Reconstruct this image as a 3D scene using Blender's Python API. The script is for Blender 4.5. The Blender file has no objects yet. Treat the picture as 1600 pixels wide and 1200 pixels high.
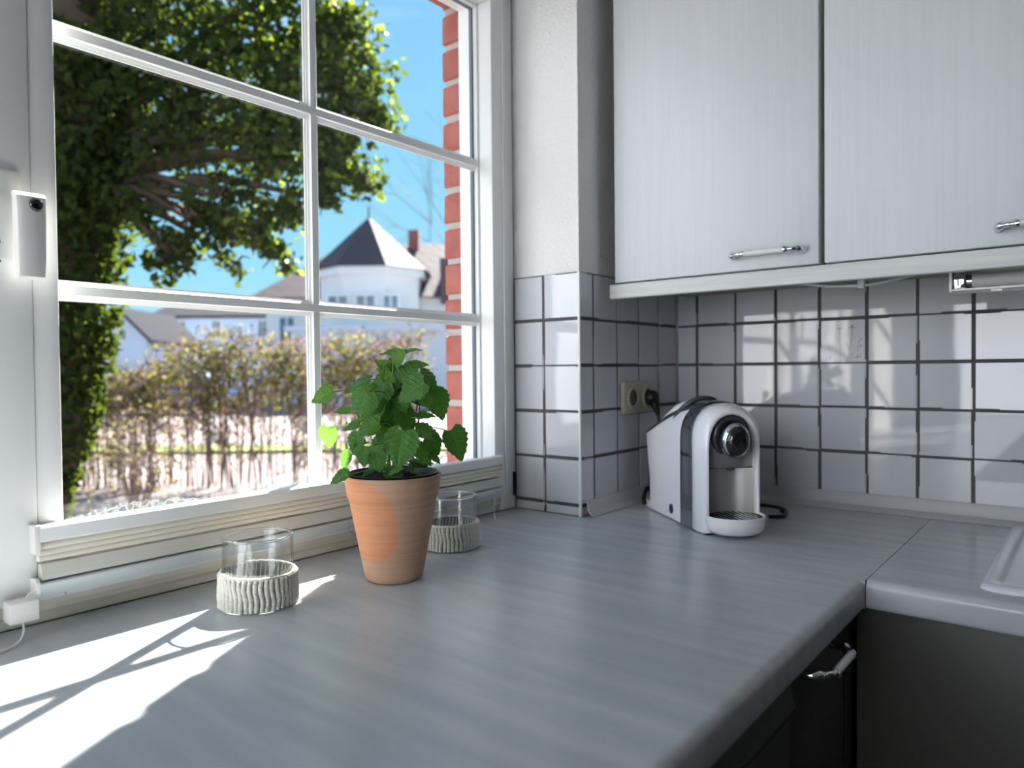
import bpy, bmesh, math, random
import numpy as np
from mathutils import Vector, Matrix
random.seed(7)
S = bpy.context.scene
COL = S.collection
PI = math.pi

# ------------------------------------------------ camera, sky, sun, exposure
YAW, PITCH, ROLL = math.radians(39.095), math.radians(-1.102), math.radians(-0.557)
cf = Vector((math.cos(YAW)*math.cos(PITCH), math.sin(YAW)*math.cos(PITCH), math.sin(PITCH)))
r0 = Vector((math.sin(YAW), -math.cos(YAW), 0)); u0 = r0.cross(cf)
cr = r0*math.cos(ROLL) + u0*math.sin(ROLL); cu = cr.cross(cf)
cd = bpy.data.cameras.new('camera'); cam = bpy.data.objects.new('camera', cd); COL.objects.link(cam)
cam.matrix_world = Matrix(((cr.x, cu.x, -cf.x, -1.7662), (cr.y, cu.y, -cf.y, -0.8688), (cr.z, cu.z, -cf.z, 0.3207), (0, 0, 0, 1)))
cd.sensor_width = 36; cd.lens = 25.32; cd.clip_start = .02; cd.clip_end = 400
cd.dof.use_dof = True; cd.dof.focus_distance = 1.13; cd.dof.aperture_fstop = 3.3
S.camera = cam
S.view_settings.view_transform = 'Standard'; S.view_settings.look = 'None'
S.view_settings.exposure = 0.42; S.view_settings.gamma = 1.0; S.view_settings.use_curve_mapping = False
S.cycles.use_denoising = True
S.cycles.max_bounces = 12; S.cycles.diffuse_bounces = 6; S.cycles.transparent_max_bounces = 24
S.cycles.caustics_refractive = False; S.cycles.caustics_reflective = False
S.cycles.sample_clamp_indirect = 8

W = bpy.data.worlds.new('sky'); S.world = W; W.use_nodes = True
nt = W.node_tree; nt.nodes.clear()
out = nt.nodes.new('ShaderNodeOutputWorld'); bg = nt.nodes.new('ShaderNodeBackground')
tc = nt.nodes.new('ShaderNodeTexCoord'); sx = nt.nodes.new('ShaderNodeSeparateXYZ')
rp = nt.nodes.new('ShaderNodeValToRGB')
nt.links.new(tc.outputs['Generated'], sx.inputs[0]); nt.links.new(sx.outputs['Z'], rp.inputs[0])
el = rp.color_ramp.elements
el[0].position = 0.0; el[0].color = (.42, .70, .82, 1)
el[1].position = 0.9; el[1].color = (.20, .42, .74, 1)
e = el.new(0.14); e.color = (.27, .60, .79, 1)
e = el.new(0.45); e.color = (.21, .49, .76, 1)
no = nt.nodes.new('ShaderNodeTexNoise'); no.inputs['Scale'].default_value = 2.2; no.inputs['Detail'].default_value = 6
mp = nt.nodes.new('ShaderNodeMapping'); mp.inputs['Scale'].default_value = (1, 1, 5)
nt.links.new(tc.outputs['Generated'], mp.inputs[0]); nt.links.new(mp.outputs[0], no.inputs['Vector'])
cr2 = nt.nodes.new('ShaderNodeValToRGB'); cr2.color_ramp.elements[0].position = .55; cr2.color_ramp.elements[1].position = .8
cr2.color_ramp.elements[0].color = (0, 0, 0, 1); cr2.color_ramp.elements[1].color = (.5, .5, .5, 1)
nt.links.new(no.outputs['Fac'], cr2.inputs[0])
mx = nt.nodes.new('ShaderNodeMixRGB'); mx.inputs[2].default_value = (.85, .92, .97, 1)
nt.links.new(cr2.outputs[0], mx.inputs[0]); nt.links.new(rp.outputs[0], mx.inputs[1])
nt.links.new(mx.outputs[0], bg.inputs[0]); nt.links.new(bg.outputs[0], out.inputs[0])
bg.inputs[1].default_value = 1.0

sd = bpy.data.lights.new('sun', 'SUN'); sun = bpy.data.objects.new('sun', sd); COL.objects.link(sun)
sd.energy = 30.0; sd.angle = math.radians(.6); sd.color = (1, .95, .88)
SUNV = Vector((.869*.780, .495*.780, .625)).normalized()
sun.rotation_euler = SUNV.to_track_quat('Z', 'Y').to_euler(); sun.location = (2, 2, 5)

# ------------------------------------------------ helpers
def mat(name, color, rough=.5, metal=0., spec=.5, coat=0., trans=0., ior=1.45, bump=None, noise=None, sub=None):
    m = bpy.data.materials.new(name); m.use_nodes = True
    n = m.node_tree.nodes; l = m.node_tree.links; b = n['Principled BSDF']
    b.inputs['Base Color'].default_value = (*color, 1); b.inputs['Roughness'].default_value = rough
    b.inputs['Metallic'].default_value = metal; b.inputs['Specular IOR Level'].default_value = spec
    b.inputs['Coat Weight'].default_value = coat; b.inputs['Coat Roughness'].default_value = .05
    b.inputs['Transmission Weight'].default_value = trans; b.inputs['IOR'].default_value = ior
    def tex(scale, detail=4, kind='ShaderNodeTexNoise'):
        t = n.new('ShaderNodeTexCoord'); mp = n.new('ShaderNodeMapping'); mp.inputs['Scale'].default_value = scale
        x = n.new(kind); x.inputs['Scale'].default_value = 1.0
        if 'Detail' in x.inputs: x.inputs['Detail'].default_value = detail
        l.new(t.outputs['Object'], mp.inputs[0]); l.new(mp.outputs[0], x.inputs['Vector']); return x
    if noise:                       # (scale3, other colour, lo, hi)
        x = tex(noise[0]); r = n.new('ShaderNodeValToRGB')
        r.color_ramp.elements[0].position = noise[2]; r.color_ramp.elements[1].position = noise[3]
        r.color_ramp.elements[0].color = (*color, 1); r.color_ramp.elements[1].color = (*noise[1], 1)
        l.new(x.outputs['Fac'], r.inputs[0]); l.new(r.outputs[0], b.inputs['Base Color'])
    if bump:                        # (scale3, strength, distance)
        x = tex(bump[0]); bp = n.new('ShaderNodeBump'); bp.inputs['Strength'].default_value = bump[1]
        bp.inputs['Distance'].default_value = bump[2]
        l.new(x.outputs['Fac'], bp.inputs['Height']); l.new(bp.outputs[0], b.inputs['Normal'])
    return m
def glassmat(name, tint, fac_lo=.04, rough=.0, edge=.72, fm=.8):
    m = bpy.data.materials.new(name); m.use_nodes = True; n = m.node_tree.nodes; l = m.node_tree.links
    n.clear(); o = n.new('ShaderNodeOutputMaterial'); t = n.new('ShaderNodeBsdfTransparent'); g = n.new('ShaderNodeBsdfGlossy')
    g.inputs['Roughness'].default_value = rough; mi = n.new('ShaderNodeMixShader'); lw = n.new('ShaderNodeLayerWeight')
    lw.inputs['Blend'].default_value = .5
    rr = n.new('ShaderNodeValToRGB'); rr.color_ramp.elements[0].color = (*[min(1, c) for c in tint], 1)
    rr.color_ramp.elements[1].color = (*[c*edge for c in tint], 1); rr.color_ramp.elements[0].position = .78
    l.new(lw.outputs['Facing'], rr.inputs[0]); l.new(rr.outputs[0], t.inputs[0])
    pw = n.new('ShaderNodeMath'); pw.operation = 'POWER'; pw.inputs[1].default_value = 4.; l.new(lw.outputs['Facing'], pw.inputs[0])
    ma = n.new('ShaderNodeMath'); ma.operation = 'MULTIPLY_ADD'; ma.inputs[1].default_value = fm; ma.inputs[2].default_value = fac_lo
    ma.use_clamp = True
    l.new(pw.outputs[0], ma.inputs[0]); l.new(ma.outputs[0], mi.inputs[0])
    l.new(t.outputs[0], mi.inputs[1]); l.new(g.outputs[0], mi.inputs[2]); l.new(mi.outputs[0], o.inputs[0]); return m
def leafmat(name, color, trans_col, tw=.5, veins=True, rough=.4):
    m = bpy.data.materials.new(name); m.use_nodes = True; n = m.node_tree.nodes; l = m.node_tree.links
    b = n['Principled BSDF']; b.inputs['Base Color'].default_value = (*color, 1); b.inputs['Roughness'].default_value = rough
    b.inputs['Specular IOR Level'].default_value = .35 if veins else .05
    o = n['Material Output']; t = n.new('ShaderNodeBsdfTranslucent'); t.inputs[0].default_value = (*trans_col, 1)
    mi = n.new('ShaderNodeMixShader'); mi.inputs[0].default_value = tw
    l.new(b.outputs[0], mi.inputs[1]); l.new(t.outputs[0], mi.inputs[2]); l.new(mi.outputs[0], o.inputs[0])
    if veins:
        uv = n.new('ShaderNodeUVMap'); s = n.new('ShaderNodeSeparateXYZ'); l.new(uv.outputs[0], s.inputs[0])
        def M(op, a, bb=None):
            x = n.new('ShaderNodeMath'); x.operation = op
            for i, q in enumerate((a, bb)):
                if q is None: continue
                if isinstance(q, (int, float)): x.inputs[i].default_value = q
                else: l.new(q, x.inputs[i])
            return x.outputs[0]
        av = M('ABSOLUTE', s.outputs['Y'])
        ph = M('MULTIPLY', M('SUBTRACT', s.outputs['X'], M('MULTIPLY', av, .55)), 42.)
        w = M('POWER', M('MULTIPLY', M('ADD', M('SINE', ph), 1.), .5), 6.)
        mid = M('LESS_THAN', av, .022)
        vv = M('MAXIMUM', M('MULTIPLY', w, .8), mid)
        no = n.new('ShaderNodeTexNoise'); no.inputs['Scale'].default_value = 26.; l.new(uv.outputs[0], no.inputs['Vector'])
        hh = M('SUBTRACT', M('MULTIPLY', no.outputs['Fac'], .9), vv)
        bp = n.new('ShaderNodeBump'); bp.inputs['Strength'].default_value = .9; bp.inputs['Distance'].default_value = .0014
        l.new(hh, bp.inputs['Height']); l.new(bp.outputs[0], b.inputs['Normal'])
        mc = n.new('ShaderNodeMixRGB'); mc.inputs[1].default_value = (*color, 1)
        mc.inputs[2].default_value = (color[0]*2.2+.02, color[1]*1.8+.03, color[2]*1.6+.01, 1)
        l.new(M('MULTIPLY', vv, .6), mc.inputs[0]); l.new(mc.outputs[0], b.inputs['Base Color'])
    return m

def obj(name, bm, m, parent=None, smooth=None):
    me = bpy.data.meshes.new(name)
    if isinstance(bm, bmesh.types.BMesh):
        bmesh.ops.recalc_face_normals(bm, faces=bm.faces[:]); bm.to_mesh(me); bm.free()
    else:
        me.from_pydata(*bm)
    for mm in (m if isinstance(m, (list, tuple)) else [m]): me.materials.append(mm)
    if smooth is not None:
        me.polygons.foreach_set('use_smooth', [True]*len(me.polygons))
        if smooth < 179: me.set_sharp_from_angle(angle=math.radians(smooth))
    o = bpy.data.objects.new(name, me); COL.objects.link(o)
    if parent: o.parent = parent
    return o
def empty(name, loc=(0, 0, 0), rz=0, parent=None):
    o = bpy.data.objects.new(name, None); COL.objects.link(o); o.location = loc; o.rotation_euler = (0, 0, rz)
    o.empty_display_size = .05
    if parent: o.parent = parent
    return o
def tag(o, label=None, cat=None, group=None, kind=None):
    if label: o['label'] = label
    if cat: o['category'] = cat
    if group: o['group'] = group
    if kind: o['kind'] = kind
    return o
def B(): return bmesh.new()
def box(bm, x0, x1, y0, y1, z0, z1, bev=0., seg=2):
    if x0 > x1: x0, x1 = x1, x0
    if y0 > y1: y0, y1 = y1, y0
    r = bmesh.ops.create_cube(bm, size=1); vs = r['verts']
    for v in vs: v.co = Vector(((x0+x1)/2+v.co.x*(x1-x0), (y0+y1)/2+v.co.y*(y1-y0), (z0+z1)/2+v.co.z*(z1-z0)))
    if bev > 0:
        es = list({e for v in vs for e in v.link_edges})
        bmesh.ops.bevel(bm, geom=es, offset=bev, segments=seg, affect='EDGES', profile=.5)
    return bm
def prism(bm, poly, axis, a, b, at=(0, 0, 0)):
    """poly: 2D points; axis 0: (y,z) along x; 1: (x,z) along y; 2: (x,y) along z"""
    def P(p, t):
        q = {0: (t, p[0], p[1]), 1: (p[0], t, p[1]), 2: (p[0], p[1], t)}[axis]
        return Vector(q) + Vector(at)
    A = [bm.verts.new(P(p, a)) for p in poly]; Bv = [bm.verts.new(P(p, b)) for p in poly]; n = len(poly)
    for i in range(n): bm.faces.new((A[i], A[(i+1) % n], Bv[(i+1) % n], Bv[i]))
    bm.faces.new(A); bm.faces.new(Bv[::-1]); return bm
def lathe(bm, prof, seg=32, c=(0, 0, 0), cap=False):
    rings = []
    for (r, z) in prof:
        if r < 1e-6: rings.append([bm.verts.new((c[0], c[1], c[2]+z))])
        else: rings.append([bm.verts.new((c[0]+r*math.cos(2*PI*k/seg), c[1]+r*math.sin(2*PI*k/seg), c[2]+z)) for k in range(seg)])
    for i in range(len(rings)-1):
        a, b = rings[i], rings[i+1]
        for k in range(seg):
            k2 = (k+1) % seg
            if len(a) == 1 and len(b) == 1: continue
            if len(a) == 1: bm.faces.new((a[0], b[k], b[k2]))
            elif len(b) == 1: bm.faces.new((a[k], a[k2], b[0]))
            else: bm.faces.new((a[k], a[k2], b[k2], b[k]))
    return bm
def tube(bm, pts, rad, seg=8, caps=True):
    pts = [Vector(p) for p in pts]; n = len(pts)
    rads = rad if isinstance(rad, (list, tuple)) else [rad]*n
    rings = []; up = Vector((0, 0, 1)); prev = None
    for i, p in enumerate(pts):
        t = (pts[min(i+1, n-1)]-pts[max(i-1, 0)])
        t = t.normalized() if t.length > 1e-9 else up
        if prev is None:
            a = t.orthogonal().normalized()
        else:
            a = (prev - t*prev.dot(t)); a = a.normalized() if a.length > 1e-6 else t.orthogonal().normalized()
        prev = a; b = t.cross(a)
        rings.append([bm.verts.new(p+(a*math.cos(2*PI*k/seg)+b*math.sin(2*PI*k/seg))*rads[i]) for k in range(seg)])
    for i in range(n-1):
        for k in range(seg):
            bm.faces.new((rings[i][k], rings[i][(k+1) % seg], rings[i+1][(k+1) % seg], rings[i+1][k]))
    if caps:
        bm.faces.new(rings[0][::-1]); bm.faces.new(rings[-1])
    return bm
def spline(pts, n=8):
    pts = [Vector(p) for p in pts]; out = []
    for i in range(len(pts)-1):
        p0 = pts[max(i-1, 0)]; p1 = pts[i]; p2 = pts[i+1]; p3 = pts[min(i+2, len(pts)-1)]
        for k in range(n):
            t = k/n
            out.append(.5*((2*p1)+(p2-p0)*t+(2*p0-5*p1+4*p2-p3)*t*t+(3*p1-p0-3*p2+p3)*t**3))
    out.append(pts[-1]); return out

# ------------------------------------------------ materials
M_paint = mat('wall_paint', (.80, .80, .79), .85, bump=((170, 170, 150), .9, .003))
M_plain = mat('plain_paint', (.58, .57, .55), .9)
M_floor = mat('floor_vinyl', (.12, .085, .06), .5, noise=((3, 3, 3), (.09, .06, .045), .3, .7))
M_grout = mat('grout', (.095, .095, .10), .9)
M_tile = mat('glazed_tile', (.61, .625, .67), .035, spec=.75, bump=((14, 14, 14), .025, .002))
M_white = mat('white_window_paint', (.84, .86, .86), .3)
M_cream = mat('cream_window_paint', (.78, .76, .67), .45)
M_gasket = mat('grey_gasket', (.16, .19, .21), .6)
M_pvc = mat('white_plastic', (.80, .80, .78), .3)
M_trim = mat('upstand_plastic', (.50, .51, .53), .35)
M_wtop = mat('worktop_laminate', (.455, .49, .525), .27, spec=.6, noise=((34, 3.4, 30), (.54, .56, .59), .38, .66), bump=((400, 60, 400), .06, .001))
M_door = mat('white_wood_grain', (.70, .735, .775), .38, noise=((150, 150, 4), (.675, .71, .75), .35, .65), bump=((300, 300, 7.), .35, .001))
M_pelmet = mat('pale_wood_pelmet', (.62, .64, .64), .42, noise=((40, 4, 90), (.71, .73, .72), .4, .6), bump=((90, 8, 200), .25, .001))
M_cabbody = mat('cabinet_body', (.30, .29, .22), .6)
M_lower = mat('dark_cabinet_front', (.060, .058, .053), .42)
M_chrome = mat('chrome', (.75, .76, .78), .08, metal=1)
M_porc = mat('white_porcelain', (.80, .81, .80), .2)
M_sink = mat('sink_ceramic', (.70, .71, .76), .16, spec=.6)
M_sinkin = mat('sink_basin_brown', (.30, .25, .26), .3)
M_black = mat('black_plastic', (.012, .012, .013), .35)
M_gblack = mat('gloss_black', (.01, .01, .012), .06, coat=.6)
M_socket = mat('cream_socket', (.50, .47, .36), .4)
M_terra = None
M_soil = mat('soil', (.012, .010, .008), .95, bump=((200, 200, 200), 1., .003))
M_glass = glassmat('window_glass', (.99, .995, .995), .015, edge=.97, fm=.5)
M_cup = glassmat('tumbler_glass', (.965, .975, .985), .085, edge=.5, fm=.55)
M_rim = mat('glass_rim', (.97, .99, 1.0), .0, trans=1., ior=1.5)
def frost():
    m = bpy.data.materials.new('frost_film'); m.use_nodes = True; n = m.node_tree.nodes; l = m.node_tree.links
    b = n['Principled BSDF']; b.inputs['Base Color'].default_value = (.40, .44, .47, 1); b.inputs['Roughness'].default_value = .3; o = n['Material Output']
    t = n.new('ShaderNodeBsdfTransparent'); mi = n.new('ShaderNodeMixShader'); tcn = n.new('ShaderNodeTexCoord')
    v = n.new('ShaderNodeTexVoronoi'); v.feature = 'DISTANCE_TO_EDGE'; v.inputs['Scale'].default_value = 95; l.new(tcn.outputs['Object'], v.inputs['Vector'])
    r = n.new('ShaderNodeValToRGB'); r.color_ramp.elements[0].position = .03; r.color_ramp.elements[1].position = .22
    r.color_ramp.elements[0].color = (.55, .55, .55, 1); r.color_ramp.elements[1].color = (.16, .16, .16, 1)
    l.new(v.outputs['Distance'], r.inputs[0]); l.new(r.outputs[0], mi.inputs[0]); l.new(t.outputs[0], mi.inputs[1]); l.new(b.outputs[0], mi.inputs[2]); l.new(mi.outputs[0], o.inputs[0]); return m
M_frost = frost()
M_clear = glassmat('clear_clip_plastic', (.93, .95, .96), .10, .1)
M_knit = mat('cream_knit', (.94, .92, .84), .85, bump=((60, 60, 700), 1., .003))
M_knitb = leafmat('knit_backing', (.30, .29, .26), (.45, .42, .36), .3, veins=False, rough=.9)
M_brick = mat('red_brick', (.27, .075, .06), .9, noise=((22, 22, 22), (.37, .12, .095), .3, .7), bump=((90, 90, 90), .7, .004))
M_mortar = mat('mortar', (.40, .36, .33), .95, bump=((120, 120, 120), .6, .003))
M_bark = mat('bark', (.045, .032, .022), .95, bump=((12, 12, 4), 1, .02))
M_twig = mat('twig', (.17, .115, .105), .9)
M_ivy = leafmat('ivy_leaf', (.020, .034, .010), (.085, .12, .012), .42, veins=False, rough=.65)
M_ivyl = leafmat('sunlit_ivy_leaf', (.07, .10, .014), (.26, .34, .04), .45, veins=False, rough=.4)  # lighter copy of the ivy leaf, sunlight put into the colour
M_hedge = leafmat('hedge_leaf', (.11, .095, .05), (.19, .16, .08), .45, veins=False, rough=.6)
M_mint = leafmat('balm_leaf', (.050, .155, .028), (.16, .42, .045), .34)
M_mintl = leafmat('young_balm_leaf', (.10, .25, .035), (.14, .27, .03), .40)
M_stem = mat('green_stem', (.20, .32, .09), .5)
M_stemd = mat('brown_stem', (.16, .10, .07), .6)

# ------------------------------------------------ room shell
ZF, ZC, XB, YB, YO = -0.90, 1.62, -4.3, -3.1, .30
def struct(name, bm, m, label, smooth=None, cat=None):
    o = obj(name, bm, m, None, smooth); tag(o, label, cat, None, 'structure'); return o
struct('floor', box(B(), XB, 0, YB, YO, ZF-.05, ZF), M_floor, 'brownish kitchen floor below the cabinets', cat='floor')
struct('ceiling', box(B(), XB, 0, YB, YO, ZC, ZC+.05), M_plain, 'white plastered ceiling above the wall cabinets', cat='ceiling')
struct('wall_back', box(B(), XB, .1, YB-.1, YB, ZF, ZC), mat('back_wall_paint', (.10, .095, .09), .9), 'plain grey-brown wall behind the camera', cat='wall')
WX = -.4635                                   # reveal plane of the window niche
WL = -2.53                                     # left end of the window opening
WT = 1.25                                     # top of the opening
wr = struct('wall_right', box(B(), .004, .12, YB, YO, ZF, ZC), M_paint, 'wall carrying the white tiles and the wall cabinets', cat='wall')
bm = B()
box(bm, WX+.004, .004, .004, YO, ZF, ZC)          # pier between window and corner
box(bm, XB, WX+.004, .004, YO, WT, ZC)            # lintel
box(bm, XB, WL, .004, YO, ZF, WT)
box(bm, WL, WX+.004, .004, YO, ZF, -.045)         # below the sill
ww = struct('wall_window', bm, M_paint, 'textured white window wall with tiled pier beside the window', cat='wall')
# left wall of the room: unseen, its opening added to supply side light
bm = B()
box(bm, XB-.1, XB, YB, -1.25, ZF, ZC); box(bm, XB-.1, XB, -.08, YO, ZF, ZC); box(bm, XB-.1, XB, -1.25, -.08, 1.55, ZC); box(bm, XB-.1, XB, -1.25, -.08, ZF, .0)
struct('wall_left', bm, M_plain, 'plain wall with an opening added for side light, out of view', cat='wall')

# tiles: 102 mm module, rows z = .024 + .102 k
TZ = [(-.0, .0225)] + [(.0255+.102*k, .1245+.102*k) for k in range(5)]
P_ = .102
def tile_mesh(w, h):
    bm = B(); t = .0065; b = .0021
    box(bm, -w/2, w/2, 0, t, -h/2, h/2)
    es = [e for e in bm.edges if all(abs(v.co.y) < 1e-6 for v in e.verts)]
    bmesh.ops.bevel(bm, geom=es, offset=b, segments=2, affect='EDGES')
    bmesh.ops.recalc_face_normals(bm, faces=bm.faces[:])
    me = bpy.data.meshes.new('tile'); bm.to_mesh(me); bm.free(); me.materials.append(M_tile)
    me.polygons.foreach_set('use_smooth', [True]*len(me.polygons)); me.set_sharp_from_angle(angle=math.radians(50))
    return me
TM = {}
random.seed(11)
def add_tile(parent, cx, cy, cz, w, h, rz):
    k = (round(w, 4), round(h, 4))
    if k not in TM: TM[k] = tile_mesh(w, h)
    o = bpy.data.objects.new('tile', TM[k]); COL.objects.link(o); o.parent = parent
    o.location = (cx, cy, cz); o.rotation_euler = (random.uniform(-.004, .004), 0, rz+random.uniform(-.004, .004)); return o
G = .0038
zrows = [(.0, .024-G/2)] + [(.024+P_*k+G/2, .024+P_*(k+1)-G/2) for k in range(5)]
# right wall: faces -X. local -y is the face -> rotate so -y -> -x : rz = -90deg
ycols = [(-.0575+G/2, -.002)] + [(-.0575-P_*(k+1)+G/2, -.0575-P_*k-G/2) for k in range(16)]
flower_tile = None
for i, (a, b) in enumerate(ycols):
    for j, (z0, z1) in enumerate(zrows):
        o = add_tile(wr, 0, (a+b)/2, (z0+z1)/2, b-a, z1-z0, -PI/2)
        if i == 4 and j == 4: flower_tile = o
gr = obj('grout', box(B(), .002, .0038, -1.75, -.001, 0, .533), M_grout, wr)
# pier side face: faces -Y
xcols = [(-P_*(k+1)+G/2, -P_*k-G/2) for k in range(4)] + [(WX+.001, -P_*4-G/2)]
for a, b in xcols:
    for z0, z1 in zrows: add_tile(ww, (a+b)/2, 0, (z0+z1)/2, b-a, z1-z0, 0)
obj('grout', box(B(), WX+.004, -.001, .002, .0038, 0, .533), M_grout, ww)
# reveal: faces -X at WX
for a, b in [(.0985, .181), (.002, .0985-G)]:
    for z0, z1 in zrows: add_tile(ww, WX, (a+b)/2, (z0+z1)/2, b-a, z1-z0, -PI/2)
obj('grout', box(B(), WX+.002, WX+.0038, .003, .183, 0, .533), M_grout, ww)
obj('corner_trim', box(B(), WX-.0008, WX+.0045, -.0008, .0045, 0, .534, .001), M_pvc, ww)
obj('corner_trim', box(B(), WX+.001, WX+.006, .001, .006, .534, 1.60, .001), M_paint, ww)
# flower print on one tile (flat print, as thin raised ink)
def print_flowers():
    bm = B()
    def stroke(pts, w):
        for (x0, z0), (x1, z1) in zip(pts[:-1], pts[1:]):
            d = Vector((x1-x0, 0, z1-z0)); L = max(d.length, 1e-6); nrm = Vector((-d.z/L, 0, d.x/L))*w/2
            a = Vector((x0, -.0003, z0)); b = Vector((x1, -.0003, z1))
            bm.faces.new([bm.verts.new(q) for q in (a-nrm, b-nrm, b+nrm, a+nrm)])
    def dot(x, z, r):
        bm.faces.new([bm.verts.new((x+r*math.cos(t*PI/3), -.0003, z+r*math.sin(t*PI/3))) for t in range(6)])
    mm = .001
    stroke([(-5*mm, -48*mm), (-5*mm, -15*mm), (-7*mm, 26*mm)], .6*mm)
    stroke([(10*mm, -48*mm), (15*mm, -20*mm), (19*mm, 8*mm), (20*mm, 28*mm)], .8*mm)
    stroke([(15*mm, -20*mm), (6*mm, -4*mm)], .6*mm); stroke([(18*mm, 0), (28*mm, 9*mm)], .6*mm)
    stroke([(30*mm, -48*mm), (33*mm, -20*mm), (36*mm, 10*mm)], .6*mm)
    stroke([(-28*mm, -48*mm), (-26*mm, -25*mm), (-32*mm, -12*mm)], .5*mm)
    for i in range(-3, 4): stroke([(20*mm, 28*mm), (20*mm+i*3*mm, 33*mm-abs(i)*1.2*mm)], .7*mm)
    dot(20*mm, 33*mm, 2.6*mm); dot(-7*mm, 27*mm, 1.6*mm)
    for i in range(9): stroke([(-7*mm, 26*mm), (-7*mm+(i-4)*2.2*mm, 32*mm-abs(i-4)*.8*mm)], .35*mm)
    rr = random.Random(4)
    for i in range(14): dot((34+rr.uniform(-6, 6))*mm, rr.uniform(-42, 12)*mm, rr.uniform(.8, 1.9)*mm)
    for i in range(9): dot((22+rr.uniform(-6, 5))*mm, rr.uniform(-44, -26)*mm, rr.uniform(.7, 1.6)*mm)
    for i in range(12): dot((-27+rr.uniform(-9, 8))*mm, rr.uniform(-44, -12)*mm, rr.uniform(.6, 1.3)*mm)
    return bm
fp = obj('flower_print', print_flowers(), mat('grey_print_ink', (.20, .22, .25), .3), flower_tile)

# upstand strips between worktop and tiles
def strip_prof(d, h):                          # (distance from wall, z) hollow concave profile 2.5 mm thick
    outer = [(.001, h), (.008, h), (.0105, h-.005), (.0125, h*.45), (.016, h*.25), (d*.75, .006), (d, .0012)]
    inner = [(d-.001, .0002), (d*.72, .0035), (.0135, h*.2), (.0098, h*.42), (.0078, h-.006), (.0065, h-.003), (.001, h-.003)]
    return outer+inner
bm = B(); prism(bm, [(-a, z) for a, z in strip_prof(.048, .034)], 1, -2.0, -.03)
struct('trim_1', bm, M_trim, 'grey-white plastic upstand strip along the tiled cabinet wall', 40, 'trim')
bm = B(); prism(bm, [(-a, z) for a, z in strip_prof(.024, .033)], 0, WX+.012, -.012)
o = struct('trim_2', bm, M_trim, 'short plastic upstand strip with open end beside the pier corner', 40, 'trim')
obj('sealant', tube(B(), spline([(WX+.016, -.004, .004), (WX+.014, -.007, .012), (WX+.02, -.004, .02)], 4), .0035, 8), mat('pink_sealant', (.35, .17, .16), .6), o, 60)

# ------------------------------------------------ windows (frame, sashes, bars)
YG = .220
def sash(root, x0, x1, first, midbar=True):
    """x0/x1: inner glass edges (left/right)"""
    xi0, xi1 = x0, x1
    # mitred looking stiles and rails with a lip: outer face at Y .168
    def member(name, a0, a1, b0, b1, m=M_white):
        return obj(name, box(B(), a0, a1, .168, .262, b0, b1, .003), m, root, 40)
    member('stile', xi0-.030, xi0, .034, 1.16); member('stile', xi1, xi1+.036, .034, 1.16)
    bt = B(); box(bt, xi0, xi1, .168, .262, .034, .109, .003); obj('bottom_rail', bt, M_white, root, 40)
    bt = B(); box(bt, xi0, xi1, .168, .262, 1.135, 1.16, .003); obj('top_rail', bt, M_white, root, 40)
    # glazing bead lines
    bt = B(); box(bt, xi1-.006, xi1+.001, .205, .219, .109, 1.135, .002); box(bt, xi0-.001, xi0+.006, .205, .219, .109, 1.135, .002)
    box(bt, xi0, xi1, .205, .219, .109, .116, .002); box(bt, xi0, xi1, .205, .219, 1.128, 1.135, .002)
    obj('glazing_bead', bt, M_white, root, 40)
    bt = B(); box(bt, xi1-.010, xi1-.004, .216, .224, .109, 1.135); box(bt, xi0+.004, xi0+.010, .216, .224, .109, 1.135)
    box(bt, xi0+.004, xi1-.004, .216, .224, .114, .119); box(bt, xi0+.004, xi1-.004, .216, .224, 1.126, 1.131)
    obj('gasket', bt, M_gasket, root)
    bt = B(); box(bt, xi1+.0, xi1-.003, .230, .262, .109, 1.135); box(bt, xi0, xi0+.010, .230, .262, .109, 1.135)
    obj('outer_bead', bt, M_white, root)
    # frosted film along the bottom of the lowest panes
    rf = random.Random(int(-xi0*100)); pts_ = []
    x = xi0+.012
    while x < xi1-.014: pts_.append((x, .128+.006*math.sin(x*23)+rf.uniform(-.002, .0035))); x += .006
    pf = [(xi0+.012, .1195)]+pts_+[(xi1-.014, .1195)]
    bt = B(); vv = [bt.verts.new((a, .2186, b)) for a, b in pf]
    for i in range(1, len(vv)-2):
        bb0 = bt.verts.new((pf[i][0], .2186, .1195)); bb1 = bt.verts.new((pf[i+1][0], .2186, .1195)); bt.faces.new((bb0, bb1, vv[i+1], vv[i]))
    obj('frost_film', bt, M_frost, root)
    # muntins: stepped moulding inside, plain bar outside
    prof = [(-.0140, .2187), (-.0140, .2160), (-.0108, .2140), (-.0108, .2128), (-.0075, .2105), (-.0062, .2065), (.0062, .2065), (.0075, .2105), (.0108, .2128), (.0108, .2140), (.0140, .2160), (.0140, .2187)]
    xm = (xi0+xi1)/2 if not first else -.9905
    cols = [xi0, xm, xi1] if midbar else [xi0, xi1]
    zs = [.434, .7805]
    if midbar:
        bt = B(); prism(bt, [(xm+a, y) for a, y in prof], 2, .109, 1.135)
        obj('muntin', bt, M_white, root, 35)
    for z in zs:
        bt = B(); prism(bt, [(y-.0012, z+a) for a, y in prof], 0, xi0, xi1)
        obj('muntin', bt, M_white, root, 35)
    zz = [.113]+zs+[1.131]
    for i in range(len(cols)-1):
        for j in range(3):
            obj('glass_pane', box(B(), cols[i]+.004, cols[i+1]-.004, .2190, .2225, zz[j]+.003, zz[j+1]-.003), M_glass, root)
w1 = tag(empty('window_1'), 'white wooden casement window with six panes above the worktop', 'window', None, 'structure')
sash(w1, -1.412, -.5525, True)
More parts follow.
